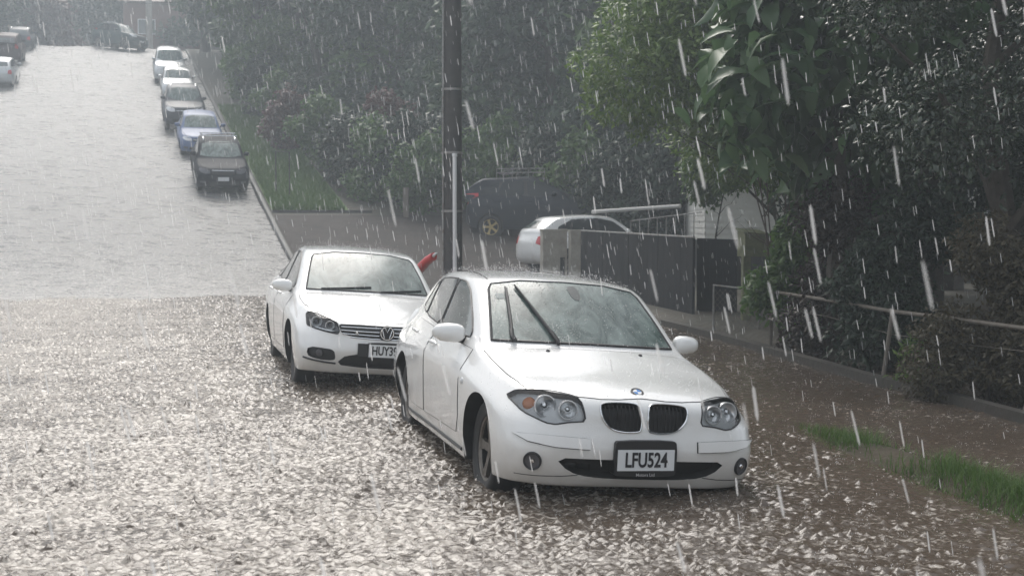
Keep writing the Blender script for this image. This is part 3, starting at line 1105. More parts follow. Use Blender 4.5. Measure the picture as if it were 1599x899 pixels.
def detail_white_saloon(root, bvh, cut, phase, spec, paint):
    lamp, gri = chaikin(SD_LAMP, 1, w=.12), chaikin(SD_GRI, 1, w=.12)
    intk, fog = chaikin(SD_INT, 1), chaikin(SD_FOG, 1)
    if phase == 'cut':
        for o in (lamp, mirror2(lamp)):
            cut.append(solid_patch(bvh, o, 'f', .03, .05, .04))
        for o in (fog, mirror2(fog)):
            cut.append(solid_patch(bvh, o, 'f', .03, .035, .04))
        cut.append(solid_patch(bvh, gri, 'f', .03, .03, .04))
        cut.append(solid_patch(bvh, intk, 'f', .03, .06, .04))
        return
    for s in (1, -1):
        fl = (lambda q: q) if s == 1 else mirror2
        ho = part_patch(root, 'headlight', bvh, fl(lamp), 'f', -.044, M_HOUSED, .002, .03)
        for (lx, lz, lr) in ((.56, .690, .045), (.68, .715, .052)):
            bw = MB()
            p, nn = shoot(bvh, s * lx, lz, 'f')
            c = Vector((p.x, p.y + .012, p.z))
            d = Vector((s * .12, -1, 0.05)).normalized()
            disc_at(bw, c, d, [(lr * 1.05, .0), (lr * 1.05, .008), (lr * .95, .008), (lr * .5, -.03), (.001, -.03)], 20, 0)
            disc_at(bw, c - d * .015, d, [(lr * .5, -.01), (lr * .48, .008), (lr * .22, .022), (.001, .026)], 16, 1)
            bw.build('reflector', [M_HOUSE, M_HOUSED], ho, True, 40)
        dr = MB()
        pts = on_line(bvh, [(s * .50, .632), (s * .60, .645), (s * .70, .668), (s * .75, .685)], 'f', -.012, .03)
        dr.tube(pts, .010, 6)
        dr.build('light_strip', M_CHROME, ho)
        part_patch(ho, 'lens', bvh, fl(lamp), 'f', .002, M_LENS, .003, .04)
        sl = MB()
        sl.tube(on_line(bvh, fl(lamp), 'f', .001, .03, True), .0055, 6, 0, closed=True)
        sl.build('lamp_seal', M_BLACK, ho)
        fo = part_patch(root, 'fog_grille', bvh, fl(fog), 'f', -.03, M_BLACK, .002, .04)
        fg = MB()
        p, nn = shoot(bvh, s * .66, .415, 'f')
        disc_at(fg, p, nn, [(.035, -.02), (.033, -.01), (.001, -.006)], 16)
        fg.build('fog_lamp', M_HOUSED, fo)
        ch = MB()
        ch.tube(on_line(bvh, [(s * .49, .322), (s * .60, .330), (s * .72, .345), (s * .80, .362)], 'f', .004, .03), .010, 6)
        ch.build('fog_trim', M_BLACK, fo)
    g = part_patch(root, 'grille', bvh, gri, 'f', -.024, M_BLACK, .002, .04)
    sb = MB()
    for z0, z1 in ((.688, .690), (.655, .650), (.622, .614), (.592, .58)):
        w = .455 if z0 > .65 else (.44 if z0 > .61 else .36)
        pts = [shoot(bvh, w * q / 8, z1 + (z0 - z1) * abs(q / 8) ** 2, 'f', .002)[0] for q in range(-8, 9)]
        sb.tube(pts, .0065, 6)
    sb.build('grille_bars', M_CHROME, g)
    rl = MB()
    vs, fs = text_mesh('R', .045, 1.1)
    p, nn = shoot(bvh, -.30, .64, 'f')
    rl.add([Matrix.Translation(p + Vector((0, -.012, 0))) @ (FRONT @ v) for v in vs], fs)
    rl.build('grille_lettering', M_CHROME, g, False)
    # round badge
    p, nn = shoot(bvh, 0, .648, 'f')
    T = Matrix.Translation(p + Vector((0, -.010, 0))) @ FRONT
    bd = MB()
    bd.lathe([(.076, -.01), (.076, .003), (.071, .006), (.068, .003), (.001, .002)], 32, T, 0)
    bd.lathe([(.070, .003), (.068, .009), (.062, .009), (.059, .003)], 32, T, 1)

    def stroke(pts, w=.0062):
        bd.tube([T @ Vector((x, z, .006)) for x, z in pts], w, 6, 1)
    stroke([(-.025, .056), (0, .008), (.025, .056)])
    stroke([(-.052, .034), (-.026, -.050), (0, -.004), (.026, -.050), (.052, .034)])
    bd.build('badge', [M_BLACK, M_CHROME], root, True, 40)
    part_patch(root, 'lower_grille', bvh, intk, 'f', -.05, M_BLACK, .002, .05)
    bn = [(-.725, .46), (-.48, .205), (-.30, .140), (0, .122), (.30, .140), (.48, .205), (.725, .46), (.755, .70), (.775, 1.05), (.765, 1.30), (.40, 1.215), (0, 1.19), (-.40, 1.215), (-.765, 1.30), (-.775, 1.05), (-.755, .70)]
    seamed(root, 'bonnet', bvh, bn, 't', paint, .003, .05, .003)
    ws = [(-.675, .985), (-.63, 1.16), (-.578, 1.320), (-.55, 1.355), (-.32, 1.392), (0, 1.400), (.32, 1.392), (.55, 1.355), (.578, 1.320), (.63, 1.16), (.675, .985), (.34, .994), (0, .998), (-.34, .994)]
    V, F = patch(bvh, ws, 'f', .007, .010, .03)
    b = MB()
    b.add(V, F, 0)
    b.tube(on_line(bvh, ws, 'f', .003, .04, True), .011, 6, 1, closed=True)
    w = b.build('windscreen', [M_SCREEN, M_BLACK], root, True, 30)
    for (x0, z0, x1, z1) in ((-.52, .990, .02, 1.035), (.12, .990, .60, 1.022)):
        wp = MB()
        pts = [shoot(bvh, x0 + (x1 - x0) * q / 8, z0 + (z1 - z0) * q / 8, 'f', .016)[0] for q in range(9)]
        wp.tube(pts, .009, 5)
        wp.build('wiper', M_BLACK, root)
    for s, ax in ((-1, 'l'), (1, 'r')):
        fd = [(1.42, .92), (1.39, .70), (1.39, .45), (1.44, .335), (2.58, .315), (2.62, .60), (2.60, .975), (2.0, .955)]
        rd = [(2.63, .975), (2.65, .60), (2.61, .315), (3.15, .315), (3.30, .45), (3.38, .62), (3.60, .79), (3.66, .99), (3.1, .985)]
        for o in (fd, rd):
            d = seamed(root, 'door', bvh, o, ax, paint, .003, .06, .0028)
            hy = 2.42 if o is fd else 3.42
            pts = [shoot(bvh, hy - .10 + .20 * q / 6, .88, ax, h)[0] for q, h in enumerate((.004, .022, .030, .032, .030, .022, .004))]
            hb = MB()
            hb.tube(pts, [.010, .015, .016, .016, .016, .015, .010], 8)
            hb.build('handle', paint, d)
    f1 = [(1.64, .985), (1.68, 1.03), (1.80, 1.11), (2.12, 1.30), (2.35, 1.365), (2.56, 1.378), (2.54, 1.008)]
    f2 = [(2.64, 1.010), (2.66, 1.380), (2.95, 1.372), (3.25, 1.345), (3.34, 1.20), (3.38, 1.03)]
    f3 = [(3.44, 1.035), (3.40, 1.20), (3.32, 1.335), (3.52, 1.27), (3.72, 1.16), (3.82, 1.06)]
    side_glass(root, bvh, (f1, f2, f3))
    for s in (-1, 1):
        add_mirror(root, bvh, s, 1.72, 1.00, paint, .755, .225, .068)
    hp = MB()
    p, nn = shoot(bvh, -.17, .472, 'f')
    hp.box(-.285, -.195, p.y - .022, p.y + .05, .405, .535)
    hp.build('plate_holder', M_BLACK, root, False)
    add_plate(root, bvh, 'HUY394', .470, .36, .125, (.014, .018), 0.0, yoff=.03)


# ---- the plainer cars parked up the hill
def hill_detail(k):
    """k: dict of options (all lengths already in the warped car)"""
    def det(root, bvh, cut, phase, spec, paint):
        if phase == 'cut':
            return
        sx, sy, sz = k.get('s', (1, 1, 1))
        g = k.get('f')
        P = lambda a, b: (g(a, 0, b)[0], g(a, 0, b)[2])
        T = lambda a, b: g(a, b, 1.0)[:2]
        S = lambda a, b: g(.8, a, b)[1:]
        for s in (1, -1):
            fl = (lambda q: q) if s == 1 else mirror2
            lamp = [P(*q) for q in ((.40, .625), (.41, .71), (.55, .748), (.70, .750), (.745, .70), (.68, .640), (.55, .615))]
            o = part_patch(root, 'headlight', bvh, fl(lamp), 'f', .004, k.get('lamp', M_HOUSE), .006, .05)
            fg = [P(*q) for q in ((.55, .33), (.55, .40), (.70, .41), (.72, .35))]
            part_patch(root, 'fog_lamp', bvh, fl(fg), 'f', .004, M_HOUSED, .006, .06)
        gr = [P(*q) for q in ((-.36, .60), (-.37, .70), (0, .715), (.37, .70), (.36, .60), (0, .585))]
        o = part_patch(root, 'grille', bvh, gr, 'f', .003, M_BLACK, .006, .06)
        bar = MB()
        bar.tube([shoot(bvh, *P(.35 * q / 4, .655 if not k.get('trim') else .712), 'f', .008)[0] for q in range(-4, 5)], .016, 5)
        bar.build('grille_trim', M_CHROME, o)
        lg = [P(*q) for q in ((-.50, .30), (-.48, .40), (.48, .40), (.50, .30))]
        part_patch(root, 'lower_grille', bvh, lg, 'f', .003, M_BLACK, .006, .06)
        ws = [P(*q) for q in ((-.655, .972), (-.565, 1.295), (-.32, 1.355), (0, 1.363), (.32, 1.355), (.565, 1.295), (.655, .972), (.34, .982), (0, .986), (-.34, .982))]
        part_patch(root, 'windscreen', bvh, ws, 'f', .004, M_SCREEN, .008, .08)
        f1 = [S(*q) for q in ((1.58, .99), (1.68, 1.085), (1.98, 1.262), (2.42, 1.33), (2.40, .99))]
        f2 = [S(*q) for q in ((2.50, .99), (2.52, 1.332), (3.10, 1.31), (3.24, 1.015))]
        f3 = [S(*q) for q in ((3.30, 1.025), (3.18, 1.297), (3.54, 1.14), (3.60, 1.055))]
        side_glass(root, bvh, (f1, f2, f3), False)
        for s in (-1, 1):
            y, z = S(1.66, 1.02)
            add_mirror(root, bvh, s, y, z, k.get('mirror', paint), .75 * sx, .20, .075)
        for s, ax in ((-1, 'l'), (1, 'r')):
            for o in ([(1.30, .90), (1.27, .45), (1.32, .335), (2.44, .315), (2.46, .955)], [(2.485, .955), (2.47, .315), (2.95, .315), (3.17, .60), (3.42, .97)]):
                d = seamed(root, 'door', bvh, [S(*q) for q in o], ax, paint, .004, .12, .006)
                hy, hz = S(o[-2][0] - .12 if o[0][0] < 2 else 3.2, .85)
                hb = MB()
                hb.tube([shoot(bvh, hy - .1 + .1 * q, hz, ax, .025)[0] for q in range(3)], .014, 6)
                hb.build('handle', paint, d)
        bn = [T(*q) for q in ((-.62, .36), (-.38, .16), (0, .135), (.38, .16), (.62, .36), (.735, .95), (.735, 1.15), (0, 1.06), (-.735, 1.15), (-.735, .95))]
        seamed(root, 'bonnet', bvh, bn, 't', k.get('bonnet', paint), .004, .08, .006)
        # rear lamps, rear screen
        for s in (1, -1):
            tl = [P(*q) for q in ((.50, .74), (.52, .90), (.66, .93), (.71, .80), (.68, .70))]
            tl = tl if s == 1 else mirror2(tl)
            part_patch(root, 'tail_lamp', bvh, tl, 'b', .006, M_TAIL, .008, .05)
        rw = [P(*q) for q in ((-.52, 1.09), (-.46, 1.27), (.46, 1.27), (.52, 1.09))]
        part_patch(root, 'rear_window', bvh, rw, 'b', .004, M_GLASS, .008, .08)
        if k.get('plate', True):
            pm = MB()
            p, _ = shoot(bvh, *P(0, .47), 'f')
            pm.box(-.18, .18, p.y - .02, p.y + .05, p.z - .062, p.z + .062)
            pm.build('number_plate', M_PLATE, root, False)
        if k.get('rails'):
            for s in (-1, 1):
                ra = MB()
                pts = [Vector(shoot(bvh, s * .53 * sx, g(0, y, 0)[1], 't', h)[0]) for y, h in ((2.05, .0), (2.12, .05), (2.5, .06), (3.1, .06), (3.45, .05), (3.52, .0))]
                ra.tube(pts, .018, 6)
                ra.build('roof_rail', k.get('railmat', M_CHROME), root)
            if k.get('bars'):
                for y in (2.3, 3.0):
                    yy = g(0, y, 0)[1]
                    p = shoot(bvh, 0, yy, 't')[0]
                    cb = MB()
                    cb.tube([(-.62 * sx, yy, p.z + .06), (.62 * sx, yy, p.z + .06)], .02, 6)
                    cb.build('roof_bar', M_CHROME, root)
        if k.get('extra'):
            k['extra'](root, bvh, g)
    return det


def scaled(sx, sy, sz, lift=0.0, roof=1.0, tail=1.0, nose=0.0):
    """hatch proportions changed: width, length, height, ride height, taller glasshouse, squarer tail, taller nose"""
    def f(x, y, z):
        zz = z
        if z < .99 and nose:
            t = max(0, min(1, (1.25 - y) / 1.25))
            zz = z + nose * t * max(0, (z - .3)) / .45
        if z > .98:
            zz = .98 + (z - .98) * roof
        if y > 3.2 and z > .98 and tail != 1.0:
            y = 3.2 + (y - 3.2) * tail
            if z > 1.2: zz += (tail - 1) * .12
        return (x * sx, y * sy, zz * sz + lift)
    return f


# ------------------------------------------------------------------ the street: s along the road uphill, t across to the right kerb side
YAW = R(16.6)
DS = Vector((-math.sin(YAW), math.cos(YAW), 0))
DT = Vector((math.cos(YAW), math.sin(YAW), 0))
KERB_T, LEFT_T, CREST = 4.0, -8.6, 102.0
WATER_Z = 0.06


def softplus(x, w):
    x = np.asarray(x, float) / w
    return w * np.where(x > 30, x, np.log1p(np.exp(np.minimum(x, 30))))


def hill(s):
    """height of the road above the flooded dip"""
    return 0.215 * (softplus(np.asarray(s, float) - 31.0, 1.6) - 0.93 * softplus(np.asarray(s, float) - CREST, 2.0)) - 0.03


def road_z(s, t):
    t = np.asarray(t, float)
    flat = np.clip(1 - (np.asarray(s, float) - 20) / 14, 0.35, 1)
    return hill(s) - 0.055 * np.clip(t - 1.3, 0, 4) * flat - 0.012 * np.clip(-1.3 - t, 0, 9)


def ground_z(s, t):
    """verges and yards beside the road"""
    s = np.asarray(s, float); t = np.asarray(t, float)
    z = hill(s) + 0.02
    low = np.clip(1 - (s - 22) / 8, 0, 1)
    # low verge by the dip: mostly under water, a hump of turf standing out
    hump = 0.20 * np.exp(-((t - 5.0 - 0.09 * (s - 6.3)) / 0.42) ** 2) * np.clip((11.5 - s) / 3.5, 0, 1)
    verge = -0.10 + hump + 0.07 * np.clip((t - 6.2) / 1.6, 0, 1)
    yard = np.clip((t - 8.0) / 0.4, 0, 1) * (0.22 + 0.03 * np.clip(t - 8, 0, 30))
    zl = np.where(t > KERB_T, verge + yard, z)
    # uphill: verge level with the kerb, bank rising away from the street
    up = hill(s) + 0.11 + 0.16 * np.clip(t - 7.6, 0, 60) * np.clip((s - 40) / 12, 0, 1)
    up = np.where(t < LEFT_T, hill(s) + 0.1 + 0.10 * np.clip(LEFT_T - 2 - t, 0, 40), up)
    z = zl * low + up * (1 - low)
    far = np.clip((s - CREST - 8) / 20, 0, 1)
    return z + far * 3.0


def at(s, t, z=None, g='ground'):
    p = DS * s + DT * t
    if z is None:
        z = float(ground_z(s, t) if g == 'ground' else road_z(s, t))
    return Vector((p.x, p.y, z))


def px(u, D, v=None):
    """world point of a photo pixel column u at depth D along the view (and row v)"""
    a = R(CAM_PITCH)
    x = (u - 799.5) / FPX * D
    if v is None:
        return x, D
    return Vector((x, D, CAM_H - (v - 346.9) / FPX * D))


def st(x, y):
    return -math.sin(YAW) * x + math.cos(YAW) * y, math.cos(YAW) * x + math.sin(YAW) * y


def grid_mesh(name, S, Tt, zf, mat_, kind='structure', skip=None):
    sv_, tv_ = np.meshgrid(S, Tt, indexing='ij')
    z = zf(sv_, tv_)
    X = DS.x * sv_ + DT.x * tv_
    Y = DS.y * sv_ + DT.y * tv_
    V = np.stack([X, Y, z], -1).reshape(-1, 3)
    n, m = len(S), len(Tt)
    i, j = np.meshgrid(np.arange(n - 1), np.arange(m - 1), indexing='ij')
    a = (i * m + j).ravel()
    F = np.stack([a, a + m, a + m + 1, a + 1], -1)[:, ::-1]
    if skip is not None:
        sc = (sv_[:-1, :-1] + sv_[1:, 1:]) / 2; tc = (tv_[:-1, :-1] + tv_[1:, 1:]) / 2
        F = F[~skip(sc, tc).ravel()]
    o = np_mesh(name, V, F, mat_, smooth=True)
    tag(o, kind=kind)
    return o

# ------------------------------------------------------------------ setting materials
def asphalt_mat():
    m = bpy.data.materials.new('wet_asphalt')
    m.use_nodes = True
    nt = m.node_tree
    p = nt.nodes['Principled BSDF']
    tc = nt.nodes.new('ShaderNodeTexCoord')
    mp = nt.nodes.new('ShaderNodeMapping')
    mp.inputs['Rotation'].default_value = (0, 0, -YAW)
    mp.inputs['Scale'].default_value = (1.0, 0.45, 1.0)
    nt.links.new(tc.outputs['Object'], mp.inputs['Vector'])
    n1 = nt.nodes.new('ShaderNodeTexNoise'); n1.inputs['Scale'].default_value = 0.7; n1.inputs['Detail'].default_value = 8; n1.inputs['Roughness'].default_value = .7
    nt.links.new(mp.outputs[0], n1.inputs['Vector'])
    cr = nt.nodes.new('ShaderNodeMix'); cr.data_type = 'RGBA'
    cr.inputs['A'].default_value = (.05, .05, .05, 1); cr.inputs['B'].default_value = (.25, .244, .235, 1)
    nt.links.new(n1.outputs['Fac'], cr.inputs['Factor'])
    nt.links.new(cr.outputs['Result'], p.inputs['Base Color'])
    mr = nt.nodes.new('ShaderNodeMapRange')
    mr.inputs['From Min'].default_value = .3; mr.inputs['From Max'].default_value = .7
    mr.inputs['To Min'].default_value = .20; mr.inputs['To Max'].default_value = .62
    nt.links.new(n1.outputs['Fac'], mr.inputs['Value'])
    nt.links.new(mr.outputs['Result'], p.inputs['Roughness'])
    # sheets of running water and rain rings, drawn out across the fall of the street
    mp2 = nt.nodes.new('ShaderNodeMapping'); mp2.inputs['Rotation'].default_value = (0, 0, -YAW); mp2.inputs['Scale'].default_value = (.55, 1.5, 1.0)
    nt.links.new(tc.outputs['Object'], mp2.inputs['Vector'])
    n2 = nt.nodes.new('ShaderNodeTexNoise'); n2.inputs['Scale'].default_value = 4.2; n2.inputs['Detail'].default_value = 9; n2.inputs['Roughness'].default_value = .72
    nt.links.new(mp2.outputs[0], n2.inputs['Vector'])
    b = nt.nodes.new('ShaderNodeBump'); b.inputs['Strength'].default_value = 1.0; b.inputs['Distance'].default_value = .065
    nt.links.new(n2.outputs['Fac'], b.inputs['Height'])
    nt.links.new(b.outputs['Normal'], p.inputs['Normal'])
    m3 = nt.nodes.new('ShaderNodeMapRange'); m3.inputs['From Min'].default_value = .40; m3.inputs['From Max'].default_value = .66; m3.inputs['To Min'].default_value = .10; m3.inputs['To Max'].default_value = .70
    n4 = nt.nodes.new('ShaderNodeTexNoise'); n4.inputs['Scale'].default_value = 2.6; n4.inputs['Detail'].default_value = 10; n4.inputs['Roughness'].default_value = .75
    nt.links.new(mp2.outputs[0], n4.inputs['Vector']); nt.links.new(n4.outputs['Fac'], m3.inputs['Value']); nt.links.new(m3.outputs[0], p.inputs['Roughness'])
    m4 = nt.nodes.new('ShaderNodeMapRange'); m4.inputs['From Min'].default_value = .36; m4.inputs['From Max'].default_value = .64
    nt.links.new(n4.outputs['Fac'], m4.inputs['Value']); nt.links.new(m4.outputs[0], cr.inputs['Factor'])
    p.inputs['Specular IOR Level'].default_value = .6
    # rain-beaten froth in the shallow water at the foot of the hill, thinning out as the street climbs
    fn = nt.nodes.new('ShaderNodeTexNoise'); fn.inputs['Scale'].default_value = 15; fn.inputs['Detail'].default_value = 5; fn.inputs['Roughness'].default_value = .65; fn.inputs['Distortion'].default_value = .6
    mp5 = nt.nodes.new('ShaderNodeMapping'); mp5.inputs['Rotation'].default_value = (0, 0, -YAW)
    nt.links.new(tc.outputs['Object'], mp5.inputs['Vector']); nt.links.new(mp5.outputs[0], fn.inputs['Vector'])
    sx = nt.nodes.new('ShaderNodeSeparateXYZ'); nt.links.new(mp5.outputs[0], sx.inputs[0])
    sy = nt.nodes.new('ShaderNodeMapRange'); sy.inputs['From Min'].default_value = 27; sy.inputs['From Max'].default_value = 44; sy.inputs['To Min'].default_value = .43; sy.inputs['To Max'].default_value = .68
    nt.links.new(sx.outputs['Y'], sy.inputs['Value'])
    s2 = nt.nodes.new('ShaderNodeMath'); s2.operation = 'SUBTRACT'; nt.links.new(fn.outputs['Fac'], s2.inputs[0]); nt.links.new(sy.outputs[0], s2.inputs[1])
    ff = nt.nodes.new('ShaderNodeMapRange'); ff.inputs['From Min'].default_value = -.07; ff.inputs['From Max'].default_value = .12; ff.interpolation_type = 'SMOOTHSTEP'
    nt.links.new(s2.outputs[0], ff.inputs['Value'])
    mf = nt.nodes.new('ShaderNodeMix'); mf.data_type = 'RGBA'; mf.inputs['B'].default_value = (.48, .46, .43, 1)
    nt.links.new(ff.outputs[0], mf.inputs['Factor']); nt.links.new(cr.outputs['Result'], mf.inputs['A']); nt.links.new(mf.outputs['Result'], p.inputs['Base Color'])
    return m


M_ROAD = asphalt_mat()
M_SOIL = mat('undergrowth_soil', (.035, .036, .024), .8, bump=(6, .8, .05), vary=(1.3, (.06, .05, .035), .35, .7))
M_VERGE = mat('verge_soil', (.06, .046, .032), .8, spec=.15, bump=(14, .8, .03), vary=(3, (.05, .045, .03), .35, .7))
M_LAWN = mat('lawn', (.085, .17, .03), .7, bump=(30, .8, .03), vary=(2.5, (.11, .16, .05), .35, .7))
M_DRIVE = mat('drive_concrete', (.055, .047, .042), .75, spec=.15, bump=(9, .7, .03), vary=(1.5, (.032, .027, .024), .35, .7))
M_CONC = mat('kerb_concrete', (.065, .062, .06), .6, bump=(20, .4, .01), vary=(2.2, (.035, .034, .03), .4, .7))
M_PILLAR = mat('pillar_concrete', (.36, .34, .30), .6, bump=(24, .4, .01), vary=(3, (.22, .20, .17), .4, .7))
M_POLE = mat('pole_timber', (.032, .030, .030), .6, bump=(30, .6, .01), vary=(4, (.055, .05, .047), .4, .7))
M_PIPE = mat('grey_pipe', (.72, .73, .73), .4)
M_STEEL = mat('galvanised', (.28, .28, .27), .45, .4, vary=(8, (.16, .13, .11), .45, .7))
M_RUST = mat('old_rail', (.13, .11, .09), .6, .2, vary=(9, (.20, .18, .15), .4, .7))
M_FENCE = mat('dark_fence', (.016, .017, .020), .7, spec=.25, vary=(2, (.028, .028, .030), .4, .7))
M_BOARD = mat('weatherboard', (.74, .73, .68), .5, vary=(2, (.62, .60, .55), .4, .7))
M_DARKW = mat('subfloor', (.02, .018, .016), .8)
M_ROOF = mat('roof_iron', (.12, .07, .06), .5)
M_BRICKY = mat('brick_wall', (.22, .115, .09), .7, vary=(6, (.16, .085, .07), .4, .65))
M_BARK = mat('bark', (.045, .036, .028), .8, bump=(18, .8, .02), vary=(6, (.075, .065, .05), .4, .7))
M_TWIG = mat('twig', (.075, .052, .042), .75)
M_GREENBOARD = mat('mossy_board', (.17, .18, .10), .6, vary=(7, (.10, .11, .06), .4, .7))
M_WIRE = mat('wire', (.02, .02, .02), .5)


def leaf_mat(name, c1, c2, rough=.35, trans=.3):
    m = bpy.data.materials.new(name)
    m.use_nodes = True
    nt = m.node_tree
    p = nt.nodes['Principled BSDF']
    out = nt.nodes['Material Output']
    ge = nt.nodes.new('ShaderNodeNewGeometry')
    mx = nt.nodes.new('ShaderNodeMix'); mx.data_type = 'RGBA'
    mx.inputs['A'].default_value = (*c1, 1); mx.inputs['B'].default_value = (*c2, 1)
    nt.links.new(ge.outputs['Random Per Island'], mx.inputs['Factor'])
    nt.links.new(mx.outputs['Result'], p.inputs['Base Color'])
    p.inputs['Roughness'].default_value = rough
    p.inputs['Specular IOR Level'].default_value = .32
    tl = nt.nodes.new('ShaderNodeBsdfTranslucent')
    nt.links.new(mx.outputs['Result'], tl.inputs['Color'])
    ms = nt.nodes.new('ShaderNodeMixShader'); ms.inputs[0].default_value = trans
    nt.links.new(p.outputs[0], ms.inputs[1]); nt.links.new(tl.outputs[0], ms.inputs[2])
    nt.links.new(ms.outputs[0], out.inputs['Surface'])
    return m


L_DARK = leaf_mat('leaf_dark', (.013, .026, .015), (.030, .052, .026), trans=.2)
L_MID = leaf_mat('leaf_mid', (.045, .10, .024), (.11, .19, .045), trans=.4)
L_LIGHT = leaf_mat('leaf_light', (.075, .135, .034), (.17, .255, .06), trans=.45)
L_BLUE = leaf_mat('leaf_cool', (.030, .062, .036), (.065, .105, .055), trans=.35)
L_BROWN = leaf_mat('leaf_brown', (.055, .047, .028), (.095, .080, .045))
L_RED = leaf_mat('leaf_red', (.085, .038, .035), (.13, .065, .055))
L_BIG = leaf_mat('leaf_big', (.045, .095, .040), (.095, .165, .065), rough=.28, trans=.35)
L_BANK = leaf_mat('leaf_bank', (.024, .058, .020), (.062, .115, .038), trans=.35)
L_GLINT = leaf_mat('leaf_glossy', (.018, .034, .018), (.04, .065, .03), rough=.18, trans=.2)
L_GLINT.node_tree.nodes['Principled BSDF'].inputs['Specular IOR Level'].default_value = .8
L_GRASS = leaf_mat('grass_blade', (.058, .118, .026), (.105, .175, .045), rough=.5, trans=.3)


def leaf_cloud(blobs, n, length, width, seed, droop=.2, fold=.25, shell=.45, fine=False):
    """leaf faces spread through the volume of several ellipsoids; returns verts and quads (each leaf two faces)"""
    g = np.random.default_rng(seed)
    C = np.array([b[:3] for b in blobs], float)
    Rr = np.array([b[3:6] for b in blobs], float)
    vol = np.prod(Rr, 1) ** (2 / 3)
    k = g.choice(len(blobs), n, p=vol / vol.sum())
    d = g.normal(size=(n, 3)); d /= np.linalg.norm(d, axis=1)[:, None]
    rr = shell + (1 - shell) * g.random(n) ** .6
    # uneven outline: push the radius with lumps
    lump = 1 + .22 * np.sin(d[:, 0] * 5 + k * 1.7) * np.cos(d[:, 1] * 4 + k) + .14 * np.sin(d[:, 2] * 9 + k * 2.3)
    P = C[k] + d * Rr[k] * (rr * lump)[:, None]
    P += g.normal(size=P.shape) * length * .4
    a = d * .6 + g.normal(size=(n, 3)) * .8
    a[:, 2] -= droop
    a /= np.linalg.norm(a, axis=1)[:, None]
    up = np.array([0, 0, 1.0]) + d * .5 + g.normal(size=(n, 3)) * .45
    side = np.cross(a, up); side /= np.linalg.norm(side, axis=1)[:, None] + 1e-9
    nrm = np.cross(side, a)
    sc = (.6 + .8 * g.random(n))[:, None]
    L, W = length * sc, width * sc
    p0 = P - a * L * .5
    p2 = P + a * L * .5 - nrm * L * fold * .4
    pm = P + nrm * L * .06
    p1 = P + side * W * .5 - nrm * W * fold
    p3 = P - side * W * .5 - nrm * W * fold
    if fine:                                    # rounded leaf: midrib and two margins, arching towards the tip
        ts = (0, .18, .45, .75, 1.0); ws = (.05, .72, 1.0, .68, .04)
        pts = []
        for tt, ww in zip(ts, ws):
            mid = p0 + (p2 - p0) * tt + nrm * L * (.10 * math.sin(math.pi * tt) - .16 * tt * tt)
            for e in (-1, 0, 1):
                pts.append(mid + side * W * .5 * ww * e + (nrm * W * .16 * ww if e else 0))
        V = np.stack(pts, 1).reshape(-1, 3)
        b = np.arange(n) * 15
        F = []
        for i in range(4):
            for e in (0, 1):
                q = i * 3 + e
                F += [np.stack([b + q, b + q + 1, b + q + 4], -1), np.stack([b + q, b + q + 4, b + q + 3], -1)]
        return V, np.stack(F, 1).reshape(-1, 3)
    V = np.stack([p0, p1, pm, p3, p2], 1).reshape(-1, 3)
    b = np.arange(n) * 5
    F = np.stack([np.stack([b, b + 1, b + 2], -1), np.stack([b + 1, b + 4, b + 2], -1), np.stack([b + 2, b + 4, b + 3], -1), np.stack([b, b + 2, b + 3], -1)], 1).reshape(-1, 3)
    return V, F


def limbs(mb, base, h, r, spread, g, n=5, lean=(0, 0)):
    """tapered trunk with branching limbs; returns nothing"""
    top = Vector((base[0] + lean[0], base[1] + lean[1], base[2] + h))
    b = Vector(base)
    pts, rs = [], []
    for i in range(7):
        f = i / 6
        p = b.lerp(top, f) + Vector((g.uniform(-1, 1), g.uniform(-1, 1), 0)) * .05 * h * f
        pts.append(p); rs.append(r * (1 - .72 * f) * (1.25 if i == 0 else 1))
    mb.tube(pts, rs, 8)
    for k in range(n):
        i = g.randint(2, 5)
        a = 2 * math.pi * k / n + g.uniform(-.5, .5)
        L = spread * g.uniform(.6, 1.05)
        q = [pts[i]]
        rise = g.uniform(.3, .9)
        for j in range(1, 5):
            q.append(pts[i] + Vector((math.cos(a) * L * j / 4, math.sin(a) * L * j / 4, L * rise * (j / 4) ** .8)) + Vector((g.uniform(-1, 1), g.uniform(-1, 1), g.uniform(-1, 1))) * .06 * L)
        r0 = rs[i] * .6
        mb.tube(q, [r0, r0 * .7, r0 * .48, r0 * .3, r0 * .12], 6)


TREE_CACHE = {}


